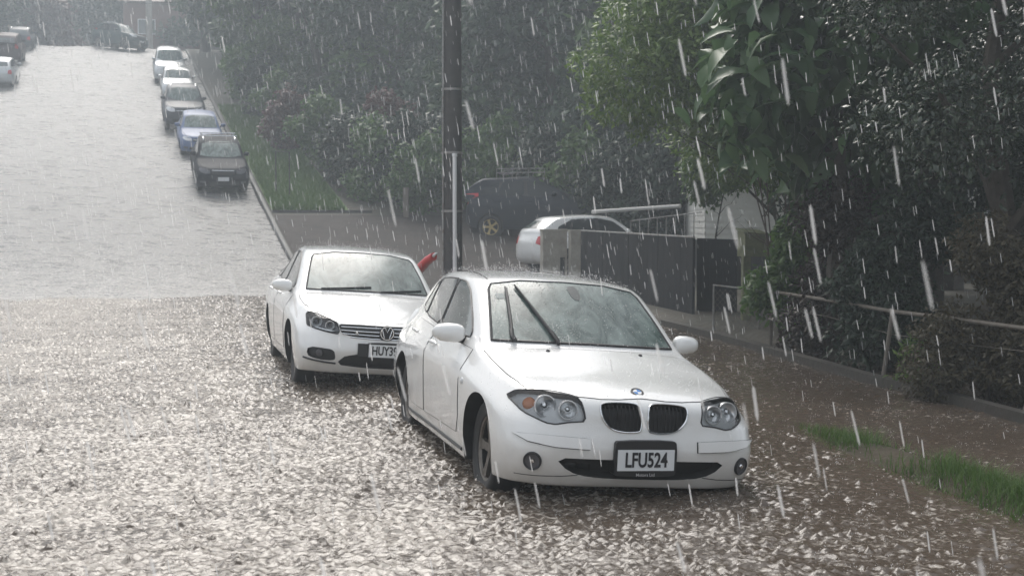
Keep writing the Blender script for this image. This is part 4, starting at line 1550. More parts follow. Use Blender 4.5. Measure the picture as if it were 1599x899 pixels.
def tree(name, label, x, y, z, h, rad, mat_, seed, leaf=(.14, .08), n=6000, group=None, cat='tree', crown_low=.35, droop=.25, trunk_r=None, key=None, rot=0.0, shell=.4, lean=(0, 0), fine=False):
    """trunk and crown under one empty; KEY lets later trees of the kind share the mesh data"""
    root = empty(name, (x, y, z), (0, 0, rot))
    tag(root, label, cat, group)
    if key and key in TREE_CACHE:
        me_c, me_t, h0, r0 = TREE_CACHE[key]
        root.scale = (rad / r0, rad / r0, h / h0)
        link(bpy.data.objects.new('crown', me_c), root)
        link(bpy.data.objects.new('trunk', me_t), root)
        return root
    g = random.Random(seed)
    blobs = []
    nb = 9
    for i in range(nb):
        a = g.uniform(0, 2 * math.pi)
        f = i / (nb - 1)
        zz = h * (crown_low + (1 - crown_low) * (.12 + .78 * f))
        prof = math.sin(math.pi * min(1, .25 + .75 * f)) ** .6
        rr = rad * g.uniform(.30, .62) * (prof + .15)
        br = rad * g.uniform(.38, .55)
        blobs.append((math.cos(a) * rr + lean[0], math.sin(a) * rr + lean[1], zz, br, br, br * g.uniform(.65, .95)))
    V, F = leaf_cloud(blobs, n, leaf[0], leaf[1], seed, droop, shell=shell, fine=fine)
    co = np_mesh('crown', V, F, mat_, root, smooth=fine)
    tb = MB()
    limbs(tb, (0, 0, -.25), h * .82, trunk_r or h * .028, rad * .85, g, 7, lean)
    to = tb.build('trunk', M_BARK, root)
    if key:
        TREE_CACHE[key] = (co.data, to.data, h, rad)
    return root


# ------------------------------------------------------------------ ground, road, kerbs, water
S_all = np.concatenate([np.arange(-60, -4, 4), np.arange(-4, 40, .4), np.arange(40, 130, 1.5), np.arange(130, 260, 10)])
T_all = np.concatenate([np.arange(-160, -30, 10), np.arange(-30, LEFT_T - .2, 1.5), [LEFT_T - .2], [KERB_T + .14], np.arange(4.25, 9, .12), np.arange(9, 30, 1.0), np.arange(30, 160, 10)])


def road_hole(s, t):
    return (t > LEFT_T - .2) & (t < KERB_T + .14) & (s < CREST + 10)


grid_mesh('ground', S_all, T_all, ground_z, M_SOIL, skip=road_hole)
S_road = np.concatenate([np.arange(-60, 20, 2.0), np.arange(20, 46, .5), np.arange(46, CREST + 10.1, 1.0)])
T_road = np.linspace(LEFT_T - .25, KERB_T + .02, 56)


def road_zn(s, t):
    # worn, slightly uneven surface so the flood edge wanders
    w = .030 * np.sin(t * .9 + 1.0) * np.cos(s * .6) + .022 * np.sin(t * 2.3 + s * .9) + .012 * np.sin(t * 5.1 - s * 1.7)
    return road_z(s, t) + w * np.clip((s - 22) / 6, 0, 1)


grid_mesh('road', S_road, T_road, road_zn, M_ROAD)


def strip(name, s0, s1, t0, t1, z0f, h, mat_, step=.8):
    """kerb: a real step along the street"""
    b = MB()
    n = max(2, int((s1 - s0) / step))
    vs, fs = [], []
    for i in range(n + 1):
        s = s0 + (s1 - s0) * i / n
        zz = z0f(s)
        bev = .03
        for (t, z) in ((t0, zz - .3), (t0 + .01, zz + h - bev), (t0 + bev, zz + h), (t1, zz + h), (t1 + .005, zz - .3)):
            p = DS * s + DT * t
            vs.append((p.x, p.y, z))
    for i in range(n):
        for k in range(4):
            a = i * 5 + k
            fs.append((a, a + 1, a + 6, a + 5))
    fs.append((0, 1, 2, 3, 4)); fs.append(tuple(n * 5 + k for k in (4, 3, 2, 1, 0)))
    b.add(vs, fs)
    return tag(b.build(name, mat_, None, True, 30), kind='structure')


zk = lambda s: float(road_z(s, KERB_T))
zl_ = lambda s: float(road_z(s, LEFT_T))
strip('kerb', -20, CREST + 4, KERB_T, KERB_T + .16, zk, .13, M_CONC)
strip('kerb', -20, CREST + 4, LEFT_T - .18, LEFT_T - .02, zl_, .13, M_CONC)

lawn_z = lambda s, t: ground_z(s, t) + .03
grid_mesh('lawn', np.arange(40.2, 66, .6), np.linspace(KERB_T + .17, 6.6, 10), lawn_z, M_LAWN)
grid_mesh('driveway', np.arange(27.0, 39.8, .6), np.linspace(KERB_T + .17, 22, 20), lambda s, t: ground_z(s, t) + .02, M_DRIVE)
grid_mesh('path', np.arange(44.0, 60, .8), np.linspace(7.5, 9.3, 5), lambda s, t: ground_z(s, t) + .05, mat('path_clay', (.16, .125, .11), .6, bump=(9, .5, .02)))
grid_mesh('verge', np.arange(-6, 27, .3), np.concatenate([[KERB_T + .15], np.arange(4.25, 7.9, .1)]), lambda s, t: ground_z(s, t) + .012, M_VERGE)
# end of the lawn: concrete edge along the drive
eb = MB()
p0, p1 = at(40.1, KERB_T + .16), at(40.1, 7.3)
d = (p1 - p0).normalized()
eb.add([p + d.cross(Vector((0, 0, 1))) * w + Vector((0, 0, zz)) for p in (p0, p1) for w, zz in ((-.07, -.15), (-.07, .07), (.07, .07), (.07, -.15))], [(0, 1, 5, 4), (1, 2, 6, 5), (2, 3, 7, 6), (0, 3, 2, 1), (4, 5, 6, 7)])
tag(eb.build('kerb', M_CONC, None, False), kind='structure')


# flood water: height field of rain-struck ripples
def ripple_tile(n, size, lo, hi, seed, aniso=1.0):
    g = np.random.default_rng(seed)
    f = np.fft.fftfreq(n, size / n)
    kx, ky = np.meshgrid(f, f * aniso, indexing='ij')
    k = np.hypot(kx, ky)
    band = np.exp(-((np.log(k + 1e-9) - math.log(math.sqrt(lo * hi))) / (.5 * math.log(hi / lo))) ** 2)
    h = np.real(np.fft.ifft2(np.fft.fft2(g.normal(size=(n, n))) * band))
    return h / h.std()


TILE_N, TILE_S = 768, 7.0
RIP = ripple_tile(TILE_N, TILE_S, 8.0, 22.0, 3)
RIP2 = ripple_tile(TILE_N, TILE_S, 1.5, 5.0, 4)
RIP = np.where(RIP > 0, RIP ** 1.0 + .35 * np.maximum(RIP, 0) ** 2, RIP * .75)


def sample(tile, x, y):
    u = (x / TILE_S % 1) * TILE_N; v = (y / TILE_S % 1) * TILE_N
    i, j = np.floor(u).astype(int), np.floor(v).astype(int)
    fu, fv = u - i, v - j
    i0, j0, i1, j1 = i % TILE_N, j % TILE_N, (i + 1) % TILE_N, (j + 1) % TILE_N
    return tile[i0, j0] * (1 - fu) * (1 - fv) + tile[i1, j0] * fu * (1 - fv) + tile[i0, j1] * (1 - fu) * fv + tile[i1, j1] * fu * fv


def water_h(s, t):
    x = s * .92 + t * .39; y = -s * .39 + t * .92
    a = sample(RIP, x, y) * .0054 + sample(RIP2, y * .71 + 1.7, x * .83) * .0048
    # calmer under the trees' side and where it shoals
    k = np.clip((t - 2.0) / 3.5, 0, 1)
    return WATER_Z + a * (1 - .5 * k * k * (3 - 2 * k))


def water_mat():
    m = bpy.data.materials.new('flood_water')
    m.use_nodes = True
    nt = m.node_tree
    p = nt.nodes['Principled BSDF']
    tc = nt.nodes.new('ShaderNodeTexCoord')
    n = nt.nodes.new('ShaderNodeTexNoise'); n.inputs['Scale'].default_value = .5; n.inputs['Detail'].default_value = 4
    nt.links.new(tc.outputs['Object'], n.inputs['Vector'])
    mx = nt.nodes.new('ShaderNodeMix'); mx.data_type = 'RGBA'
    mx.inputs['A'].default_value = (.062, .047, .036, 1); mx.inputs['B'].default_value = (.105, .082, .062, 1)
    nt.links.new(n.outputs['Fac'], mx.inputs['Factor'])
    # white aerated froth where the rain beats on the open street, thinning out under the trees
    mp = nt.nodes.new('ShaderNodeMapping'); mp.inputs['Rotation'].default_value = (0, 0, -YAW); mp.inputs['Scale'].default_value = (1, 1.25, 1)
    nt.links.new(tc.outputs['Object'], mp.inputs['Vector'])
    fn = nt.nodes.new('ShaderNodeTexNoise'); fn.inputs['Scale'].default_value = 17; fn.inputs['Detail'].default_value = 5; fn.inputs['Roughness'].default_value = .65; fn.inputs['Distortion'].default_value = .6
    nt.links.new(mp.outputs[0], fn.inputs['Vector'])
    sx = nt.nodes.new('ShaderNodeSeparateXYZ'); nt.links.new(mp.outputs[0], sx.inputs[0])
    sh = nt.nodes.new('ShaderNodeMapRange'); sh.inputs['From Min'].default_value = .8; sh.inputs['From Max'].default_value = 5.2; sh.inputs['To Min'].default_value = .465; sh.inputs['To Max'].default_value = .64
    nt.links.new(sx.outputs['X'], sh.inputs['Value'])
    # broad slicks where the froth drifts apart
    ln = nt.nodes.new('ShaderNodeTexNoise'); ln.inputs['Scale'].default_value = .9; ln.inputs['Detail'].default_value = 4; ln.inputs['Roughness'].default_value = .6
    nt.links.new(mp.outputs[0], ln.inputs['Vector'])
    lm_ = nt.nodes.new('ShaderNodeMapRange'); lm_.inputs['From Min'].default_value = .35; lm_.inputs['From Max'].default_value = .65; lm_.inputs['To Min'].default_value = -.06; lm_.inputs['To Max'].default_value = .06
    nt.links.new(ln.outputs['Fac'], lm_.inputs['Value'])
    # and towards the shallow edge up the street
    sy = nt.nodes.new('ShaderNodeMapRange'); sy.inputs['From Min'].default_value = 12; sy.inputs['From Max'].default_value = 28; sy.inputs['To Min'].default_value = 0; sy.inputs['To Max'].default_value = -.085
    nt.links.new(sx.outputs['Y'], sy.inputs['Value'])
    sa = nt.nodes.new('ShaderNodeMath'); sa.operation = 'ADD'; nt.links.new(sh.outputs[0], sa.inputs[0]); nt.links.new(sy.outputs[0], sa.inputs[1])
    sb_ = nt.nodes.new('ShaderNodeMath'); sb_.operation = 'ADD'; nt.links.new(sa.outputs[0], sb_.inputs[0]); nt.links.new(lm_.outputs[0], sb_.inputs[1])
    sa = sb_
    s2 = nt.nodes.new('ShaderNodeMath'); s2.operation = 'SUBTRACT'; nt.links.new(fn.outputs['Fac'], s2.inputs[0]); nt.links.new(sa.outputs[0], s2.inputs[1])
    ff = nt.nodes.new('ShaderNodeMapRange'); ff.inputs['From Min'].default_value = -.06; ff.inputs['From Max'].default_value = .10; ff.interpolation_type = 'SMOOTHSTEP'
    nt.links.new(s2.outputs[0], ff.inputs['Value'])
    mf = nt.nodes.new('ShaderNodeMix'); mf.data_type = 'RGBA'; mf.inputs['B'].default_value = (.41, .372, .325, 1)
    nt.links.new(ff.outputs[0], mf.inputs['Factor']); nt.links.new(mx.outputs['Result'], mf.inputs['A'])
    nt.links.new(mf.outputs['Result'], p.inputs['Base Color'])
    rr = nt.nodes.new('ShaderNodeMapRange'); rr.inputs['To Min'].default_value = .06; rr.inputs['To Max'].default_value = .20
    nt.links.new(ff.outputs[0], rr.inputs['Value']); nt.links.new(rr.outputs[0], p.inputs['Roughness'])
    p.inputs['IOR'].default_value = 1.33
    p.inputs['Specular IOR Level'].default_value = .5
    n2 = nt.nodes.new('ShaderNodeTexNoise'); n2.inputs['Scale'].default_value = 42; n2.inputs['Detail'].default_value = 4
    nt.links.new(tc.outputs['Object'], n2.inputs['Vector'])
    b = nt.nodes.new('ShaderNodeBump'); b.inputs['Strength'].default_value = .35; b.inputs['Distance'].default_value = .010
    nt.links.new(n2.outputs['Fac'], b.inputs['Height'])
    nt.links.new(b.outputs['Normal'], p.inputs['Normal'])
    return m


M_WATER = water_mat()
Sw = np.concatenate([np.arange(-20, 2.5, .5), np.arange(2.5, 11, .015), np.arange(11, 19, .026), np.arange(19, 33.0, .034)])
Tw = np.concatenate([np.arange(-60, -14, 4), np.arange(-14, -4.5, .04), np.arange(-4.5, 5, .02), np.arange(5, 8.3, .04)])
grid_mesh('flood_water', Sw, Tw, water_h, M_WATER)

# ------------------------------------------------------------------ hero cars
bmw = make_car('parked_hatchback', 'white hatchback with a twin oval grille and plate LFU524, nearest in the flood', HATCH, M_WHITE, detail_white_hatch,
               (0.762, 7.536, -0.090), (R(.1), R(4.3), R(15.2)), 3, hero=True)
vw = make_car('parked_saloon', 'white saloon with a chrome slatted grille parked behind the twin-grille hatchback', SEDAN, M_WHITE, detail_white_saloon,
              (-1.295, 12.686, -0.03), (R(0), R(4.2), R(15.3)), 3, hero=True)

# ------------------------------------------------------------------ the cars up the hill and in the drive
HILL = R(12.1)


def hill_car(name, label, D, u, f, paint, k, wr=.33, flip=False, L=4.4, group=None, extra_rot=0.0, t_fix=None, track=None):
    x, y = px(u, D)
    s, t = st(x, y)
    if t_fix is not None: t = t_fix
    spec = warp(HATCH, f, tuple(f(.8, yy, .3)[1] for yy in HATCH['wheels']), wr, track or f(.8, 1, .3)[0])
    k = dict(k); k['f'] = f
    if flip:
        sf = s + L
        loc = at(sf, t, float(road_z(sf, t)))
        rot = (-HILL, 0, YAW + math.pi)
    else:
        loc = at(s, t, float(road_z(s, t)))
        rot = (HILL, 0, YAW + extra_rot)
    o = make_car(name, label, spec, paint, hill_detail(k), loc, rot, 2, group, rim=k.get('rim'))
    return o


f_suv = scaled(1.05, 1.06, 1.07, .03, 1.05, 1.0, .02)
f_hat = scaled(.98, .98, 1.04, .0, 1.02, 1.05)
f_van = scaled(1.06, 1.06, 1.22, .06, 1.25, 1.45, .06)
f_4x4 = scaled(1.06, 1.08, 1.22, .08, 1.15, 1.4, .10)
hill_car('parked_suv', 'black SUV with silver roof rails and crossbars, lowest of the cars parked up the hill', 42.5, 350, f_suv, M_BLACKP, dict(rails=True, bars=True, trim=True, lamp=M_HOUSED), .35)
hill_car('parked_hatchback', 'blue hatchback half hidden behind the black SUV on the hill', 49.5, 318, f_hat, M_BLUEP, dict(), .31)
hill_car('parked_suv', 'dark grey SUV with big wheels and pale bonnet, parked uphill of the blue hatchback', 55.5, 292, scaled(1.06, 1.06, 1.18, .10, 1.10, 1.1, .08), M_GREYP, dict(rails=True, lamp=M_HOUSE), .38)
hill_car('parked_hatchback', 'small silver hatchback parked between the dark grey SUV and the silver van', 66.5, 282, f_hat, M_SILVER, dict(), .30)
hill_car('parked_van', 'tall silver people carrier, uppermost in the line parked along the right kerb', 73.0, 270, f_van, M_SILVER, dict(rails=True), .33)
hill_car('parked_car', 'silver car cut off by the left edge of the picture', 67.0, 2, f_hat, M_SILVER, dict(), .31, flip=True, L=4.2)
hill_car('parked_suv', 'dark maroon four-wheel drive parked on the left of the hill road', 78.0, 15, f_4x4, M_REDP, dict(), .38, flip=True, L=4.5)
hill_car('parked_suv', 'dark blue-grey SUV farthest up the left side of the hill road', 88.0, 36, f_suv, M_GREYP, dict(rails=True), .36, flip=True, L=4.5)
# four-wheel drive turning at the top of the hill
x, y = px(224, 92.5)
s, t = st(x, y)
o = make_car('turning_suv', 'dark green four-wheel drive crossing the top of the hill', warp(HATCH, f_4x4, tuple(f_4x4(.8, yy, .3)[1] for yy in HATCH['wheels']), .38, .85), M_GREENP,
             hill_detail(dict(f=f_4x4, rails=True)), at(s, t, float(road_z(s, t)) + .02), (R(7), R(5), R(58)), 2)

# white hatchback in the drive behind the pillars, seen from its rear quarter
hx, hy = 4.05, 34.5
f_w = scaled(.99, .99, 1.06, .02, 1.04, 1.08)
hs_, ht_ = st(2.4, 33.5)
wh = make_car('parked_hatchback', 'white hatchback in the driveway behind the concrete gate pillars, tail to the street', warp(HATCH, f_w, tuple(f_w(.8, yy, .3)[1] for yy in HATCH['wheels']), .32, .79), M_WHITE,
              hill_detail(dict(f=f_w)), (hx, hy, float(ground_z(hs_, ht_)) + .02), (0, 0, R(117)), 2)
# old dark four-wheel drive with brass wheels and a loaded roof rack


def roof_load(root, bvh, g):
    rk = MB()
    y0, y1 = g(0, 1.95, 0)[1], g(0, 3.3, 0)[1]
    zt = shoot(bvh, 0, (y0 + y1) / 2, 't')[0].z + .10
    for y in np.linspace(y0, y1, 5):
        rk.tube([(-.62, y, zt), (.62, y, zt)], .016, 6)
    for x in (-.62, .62):
        rk.tube([(x, y0, zt), (x, y1, zt)], .018, 6)
        rk.tube([(x, y0, zt + .12), (x, y1, zt + .12)], .014, 6)
        for y in np.linspace(y0, y1, 4):
            rk.tube([(x, y, zt + .12), (x * .95, y, zt - .22)], .012, 5)
    rk.build('roof_rack', M_STEEL, root)


ds_, dt_ = st(1.0, 38.0)
make_car('parked_suv', 'old dark four-wheel drive with brass coloured wheels and roof rack behind the power pole', warp(HATCH, f_4x4, tuple(f_4x4(.8, yy, .3)[1] for yy in HATCH['wheels']), .37, .86), M_NAVY,
         hill_detail(dict(f=f_4x4, rim=M_GOLD, extra=roof_load, plate=False)), (3.15, 38.3, float(ground_z(ds_, dt_)) + .02), (0, 0, R(80)), 2, rim=M_GOLD)

# red motorbike behind the saloon
mx_, my_ = -1.86, 20.2
ms, mt = st(mx_, my_)
mb_root = empty('motorbike', (mx_, my_, float(ground_z(ms, mt)) + .05), (0, 0, R(-28)))
mb_root.scale = (1.0, 1.0, 1.05)
tag(mb_root, 'red motorbike parked beside the power pole, its tail cowl above the white saloon', 'motorbike')
for yy in (-.62, .62):                              # local x is the bike's length here
    w = MB()
    Mw = Matrix.Translation((yy, 0, .29)) @ Matrix.Rotation(R(90), 4, 'X')
    w.lathe([(.20, -.045), (.26, -.055), (.29, -.02), (.29, .02), (.26, .055), (.20, .045)], 24, Mw, close=True)
    wo = w.build('tyre', M_RUBBER, mb_root)
    rmb = MB()
    for k in range(5):
        a = 2 * math.pi * k / 5
        rmb.tube([Mw @ Vector((0, 0, 0)), Mw @ Vector((.205 * math.cos(a), .205 * math.sin(a), 0))], .018, 5)
    rmb.lathe([(.05, -.05), (.05, .05)], 10, Mw)
    rmb.build('rim', M_RIM, wo)


def shell(name, secs, m, parent):
    """lofted shell: sections (x, z, half width, half height)"""
    b = MB()
    n = 12
    vs, fs = [], []
    for (x, z, hw, hh) in secs:
        for k in range(n):
            a = 2 * math.pi * k / n
            vs.append((x, hw * math.copysign(abs(math.cos(a)) ** .7, math.cos(a)), z + hh * math.copysign(abs(math.sin(a)) ** .8, math.sin(a))))
    for i in range(len(secs) - 1):
        for k in range(n):
            fs.append((i * n + k, i * n + (k + 1) % n, (i + 1) * n + (k + 1) % n, (i + 1) * n + k))
    fs.append(tuple(range(n))); fs.append(tuple((len(secs) - 1) * n + k for k in range(n - 1, -1, -1)))
    b.add(vs, fs)
    return b.build(name, m, parent, True, 50)


shell('tail_cowl', [(.05, .70, .12, .07), (.25, .78, .14, .085), (.45, .90, .12, .08), (.60, 1.03, .11, .07), (.72, 1.10, .10, .06)], M_REDB, mb_root)
shell('tail_lamp', [(.70, 1.095, .045, .028), (.755, 1.135, .03, .02), (.78, 1.15, .012, .01)], M_PLATE, mb_root)
shell('seat', [(-.05, .74, .10, .04), (.20, .83, .12, .035), (.38, .93, .08, .03)], M_BLACK, mb_root)
shell('fuel_tank', [(-.48, .80, .07, .06), (-.34, .86, .15, .11), (-.12, .82, .14, .11), (.02, .74, .09, .06)], M_REDB, mb_root)
shell('fairing', [(-.72, .80, .05, .10), (-.60, .78, .16, .20), (-.30, .52, .19, .22), (.05, .46, .17, .20), (.28, .50, .10, .14)], M_REDB, mb_root)
fk = MB()
for s in (-1, 1):
    fk.tube([(-.62, s * .09, .29), (-.45, s * .10, .88)], .025, 8)
    fk.tube([(-.46, s * .08, .90), (-.42, s * .34, .93)], .016, 6)
    fk.tube([(.62, s * .09, .29), (.05, s * .08, .42)], .025, 8)
fk.tube([(-.46, -.12, .90), (-.46, .12, .90)], .022, 8)
fk.build('forks', M_STEEL, mb_root)
sd = MB()
sd.tube([(.0, .10, .38), (.06, .30, .0)], .014, 6)
sd.build('kickstand', M_STEEL, mb_root)

# ------------------------------------------------------------------ power pole with its pipes, and the wires
PX, PY = px(706, 22.0)
pz = float(ground_z(*st(PX, PY)))
pole = empty('power_pole', (PX, PY, pz))
tag(pole, 'tall dark timber power pole with a pale conduit, standing behind the white saloon', 'power pole')
b = MB()
b.tube([(0, 0, -.3), (.005, 0, 2), (.01, 0, 5), (.02, 0, 9.2)], [.178, .172, .160, .135], 16)
b.build('shaft', M_POLE, pole)
b = MB()
b.tube([(.055, -.19, -.2), (.055, -.188, 2.95)], .036, 10)
b.tube([(.055, -.188, 2.95), (.055, -.186, 3.0)], .045, 10)
b.build('conduit', M_PIPE, pole)
b = MB()
b.tube([(-.150, -.10, -.2), (-.145, -.10, 4), (-.12, -.10, 8.5)], .017, 8)
b.build('earth_wire_cover', M_STEEL, pole)
for zz in (.9, 2.02, 3.02, 4.1):
    b = MB()
    b.lathe([(.182, -.02), (.184, 0), (.182, .02)], 20, Matrix.Translation((.003, 0, zz)))
    b.build('strap', M_STEEL, pole)
b = MB()
b.box(-1.1, 1.1, -.22, -.13, 8.45, 8.57)
ca = b.build('crossarm', M_POLE, pole, False)
for xx in (-1.0, -.45, .45, 1.0):
    b = MB()
    b.lathe([(.02, 0), (.02, .05), (.05, .06), (.055, .10), (.035, .13), (.045, .16), (.02, .19), (.001, .19)], 12, Matrix.Translation((xx, -.175, 8.57)))
    b.build('insulator', M_PIPE, ca)
# second, concrete pole far up
P2 = px(238, 108.0)
p2s = st(*P2)
pole2 = empty('power_pole', (P2[0], P2[1], float(ground_z(*p2s))))
tag(pole2, 'pale concrete power pole far off at the top of the hill', 'power pole')
b = MB(); b.tube([(0, 0, -.3), (0, 0, 9.5)], [.30, .2], 10); b.build('shaft', M_PILLAR, pole2)
b = MB(); b.box(-1.3, 1.3, -.35, -.2, 8.6, 8.75); b.build('crossarm', M_POLE, pole2, False)
for i, (a, c, sag) in enumerate([((-1.0, 8.75), (-1.2, 8.85), .9), ((.45, 8.75), (.0, 8.85), 1.0), ((1.0, 8.75), (1.2, 8.85), .9)]):
    A = Vector((PX + a[0], PY - .17, pz + a[1]))
    Bq = Vector((P2[0] + c[0], P2[1] - .28, float(ground_z(*p2s)) + c[1]))
    b = MB()
    pts = [A.lerp(Bq, q / 16) - Vector((0, 0, sag * 4 * (q / 16) * (1 - q / 16))) for q in range(17)]
    b.tube(pts, .012, 5)
    tag(b.build('power_line', M_WIRE), 'thin black overhead wire strung from the timber pole up the hill', 'wire', 'overhead wires')
# wire across the top of the far street
for i, (r0, r1) in enumerate(((4, 9), (-6, 2))):
    A, Bq = px(150, 106.0, r0), px(420, 100.0, r1)
    b = MB()
    b.tube([A.lerp(Bq, q / 10) - Vector((0, 0, 1.0 * (q / 10) * (1 - q / 10))) for q in range(11)], .022, 5)
    tag(b.build('power_line', M_WIRE), 'thin overhead wire crossing the far street by the concrete pole', 'wire', 'far overhead wires')

# ------------------------------------------------------------------ gate pillars, fences, rails
def yard_z(x, y):
    return float(ground_z(*st(x, y)))


def pillar(u0, u1, D, vtop, label, depth):
    x0, x1 = px(u0, D)[0], px(u1, D)[0]
    zt = px(u0, D, vtop).z
    zg = yard_z((x0 + x1) / 2, D)
    r = empty('gate_pillar', ((x0 + x1) / 2, D + depth / 2, zg), (0, 0, R(6)))
    tag(r, label, 'gate pillar')
    w = (x1 - x0) / 2
    b = MB(); b.box(-w, w, -depth / 2, depth / 2, -.3, zt - zg - .05); b.build('shaft', M_PILLAR, r, False)
    b = MB(); b.box(-w - .012, w + .012, -depth / 2 - .012, depth / 2 + .012, zt - zg - .05, zt - zg); b.build('cap', M_PILLAR, r, False)
    return r


gp = pillar(846, 884, 29.0, 358, 'wider square concrete gate pillar in front of the white hatchback in the drive', .5)
b = MB(); b.box(.12, .22, -.262, -.2, .30, .78); b.build('mail_slot', M_GAP, gp, False)
pillar(890, 909, 28.6, 359, 'narrower concrete gate pillar at the end of the dark board fence', .4)


def fence_run(name, label, pts, top, cat, panel_mat, cap=True, thick=.04, low=-.2):
    """solid fence along points (x, y); TOP heights absolute"""
    r = empty(name, (pts[0][0], pts[0][1], yard_z(*pts[0])))
    tag(r, label, cat)
    o = Vector(r.location)
    for i in range(len(pts) - 1):
        a, c = Vector((*pts[i], 0)), Vector((*pts[i + 1], 0))
        d = (c - a).normalized(); n = Vector((-d.y, d.x, 0))
        L = (c - a).length
        m = max(1, int(L / 1.8))
        for q in range(m):
            p0, p1 = a + d * (L * q / m + .012), a + d * (L * (q + 1) / m - .012)
            t0 = top[i] + (top[i + 1] - top[i]) * q / m; t1 = top[i] + (top[i + 1] - top[i]) * (q + 1) / m
            b = MB()
            # upright boards, each a touch proud or shy of the next
            nb = 12
            for k in range(nb):
                e0, e1 = p0.lerp(p1, k / nb), p0.lerp(p1, (k + .985) / nb)
                f0, f1 = t0 + (t1 - t0) * k / nb, t0 + (t1 - t0) * (k + 1) / nb
                w = n * (thick / 2 + .002 * (k % 2))
                b.add([e0 - w + Vector((0, 0, low)) - o, e1 - w + Vector((0, 0, low)) - o, e1 - w + Vector((0, 0, f1)) - o, e0 - w + Vector((0, 0, f0)) - o,
                       e0 + w + Vector((0, 0, low)) - o, e1 + w + Vector((0, 0, low)) - o, e1 + w + Vector((0, 0, f1)) - o, e0 + w + Vector((0, 0, f0)) - o],
                      [(0, 1, 2, 3), (4, 7, 6, 5), (0, 3, 7, 4), (1, 5, 6, 2), (3, 2, 6, 7)])
            b.build('panel', panel_mat, r, False)
            if cap:
                cb = MB()
                cb.tube([p0 + Vector((0, 0, t0 + .012)) - o, p1 + Vector((0, 0, t1 + .012)) - o], .022, 6)
                cb.build('cap_rail', M_STEEL, r)
    return r


fence_run('board_fence', 'dark solid fence with a wet pale top edge between the gate pillars and the garden', [(px(908, 28.4)[0], 28.4), (px(1084, 20.9)[0], 20.9)], [1.53, 1.47], 'fence', M_FENCE)
fence_run('board_fence', 'short black fence panel set back beside the mossy post', [(px(1088, 21.6)[0], 21.6), (px(1152, 21.2)[0], 21.2)], [1.46, 1.44], 'fence', M_FENCE, cap=False)
# mossy post carrying a sloping board
mp_ = px(1166, 19.6)
pr = empty('letterbox', (mp_[0], mp_[1], yard_z(*mp_)), (0, 0, R(10)))
tag(pr, 'mossy green letterbox with a sloping lid on a post, half hidden by the shrub', 'letterbox')
b = MB(); b.box(-.07, .05, -.05, .05, -.2, 1.02); b.build('post', M_GREENBOARD, pr, False)
b = MB()
b.add([(-.09, -.17, .98), (.33, -.17, .98), (.33, .17, .98), (-.09, .17, .98), (-.09, -.17, 1.33), (.25, -.17, 1.30), (.25, .17, 1.36), (-.09, .17, 1.39)], [(3, 2, 1, 0), (4, 5, 6, 7), (0, 1, 5, 4), (1, 2, 6, 5), (2, 3, 7, 6), (3, 0, 4, 7)])
b.build('box', M_GREENBOARD, pr, False)
b = MB()
b.add([(-.12, -.20, 1.335), (.28, -.20, 1.305), (.28, .20, 1.365), (-.12, .20, 1.395), (-.12, -.20, 1.36), (.28, -.20, 1.33), (.28, .20, 1.39), (-.12, .20, 1.42)], [(3, 2, 1, 0), (4, 5, 6, 7), (0, 1, 5, 4), (1, 2, 6, 5), (2, 3, 7, 6), (3, 0, 4, 7)])
b.build('lid', M_GREENBOARD, pr, False)


def pipe_thing(name, label, cat, org, parts, m, group=None):
    r = empty(name, org)
    tag(r, label, cat, group)
    o = Vector(org)
    for pn, segs, rad in parts:
        b = MB()
        b.tube([Vector(q) - o for q in segs], rad, 8)
        b.build(pn, m, r)
    return r


def wire_mesh(parent, a, c, z0, z1, o, m, step=.09):
    """chain link between two points, as one part"""
    b = MB()
    a, c = Vector((*a, 0)), Vector((*c, 0))
    L = (c - a).length
    H = z1 - z0
    n = int((L + H) / step)
    for k in range(n):
        x0 = k * step
        for sg in (0, 1):
            q0 = max(0, x0 - H); z_0 = x0 - q0
            q1 = min(x0, L); z_1 = x0 - q1
            P0 = a.lerp(c, (q0 if not sg else L - q0) / L) + Vector((0, 0, z0 + z_0))
            P1 = a.lerp(c, (q1 if not sg else L - q1) / L) + Vector((0, 0, z0 + z_1))
            if (P0 - P1).length > .03:
                b.tube([P0 - o, P1 - o], .0022, 3, caps=False)
    return b.build('wire_mesh', m, parent, False)


# pipe gate
g0, g1 = px(1115, 18.7), px(1186, 18.2)
zg = yard_z(*g0)
zt = px(1115, 18.7, 445).z
gt = pipe_thing('pipe_gate', 'thin pipe-framed wire gate between the black fence and the leafy shrub', 'gate', (g0[0], g0[1], zg),
                [('frame', [(g0[0], g0[1], zg - .05), (g0[0], g0[1], zt), (g1[0], g1[1], zt - .05), (g1[0], g1[1], zg - .05)], .018)], M_STEEL)
wire_mesh(gt, g0, g1, zg + .05, zt - .06, Vector((g0[0], g0[1], zg)), M_RUST)
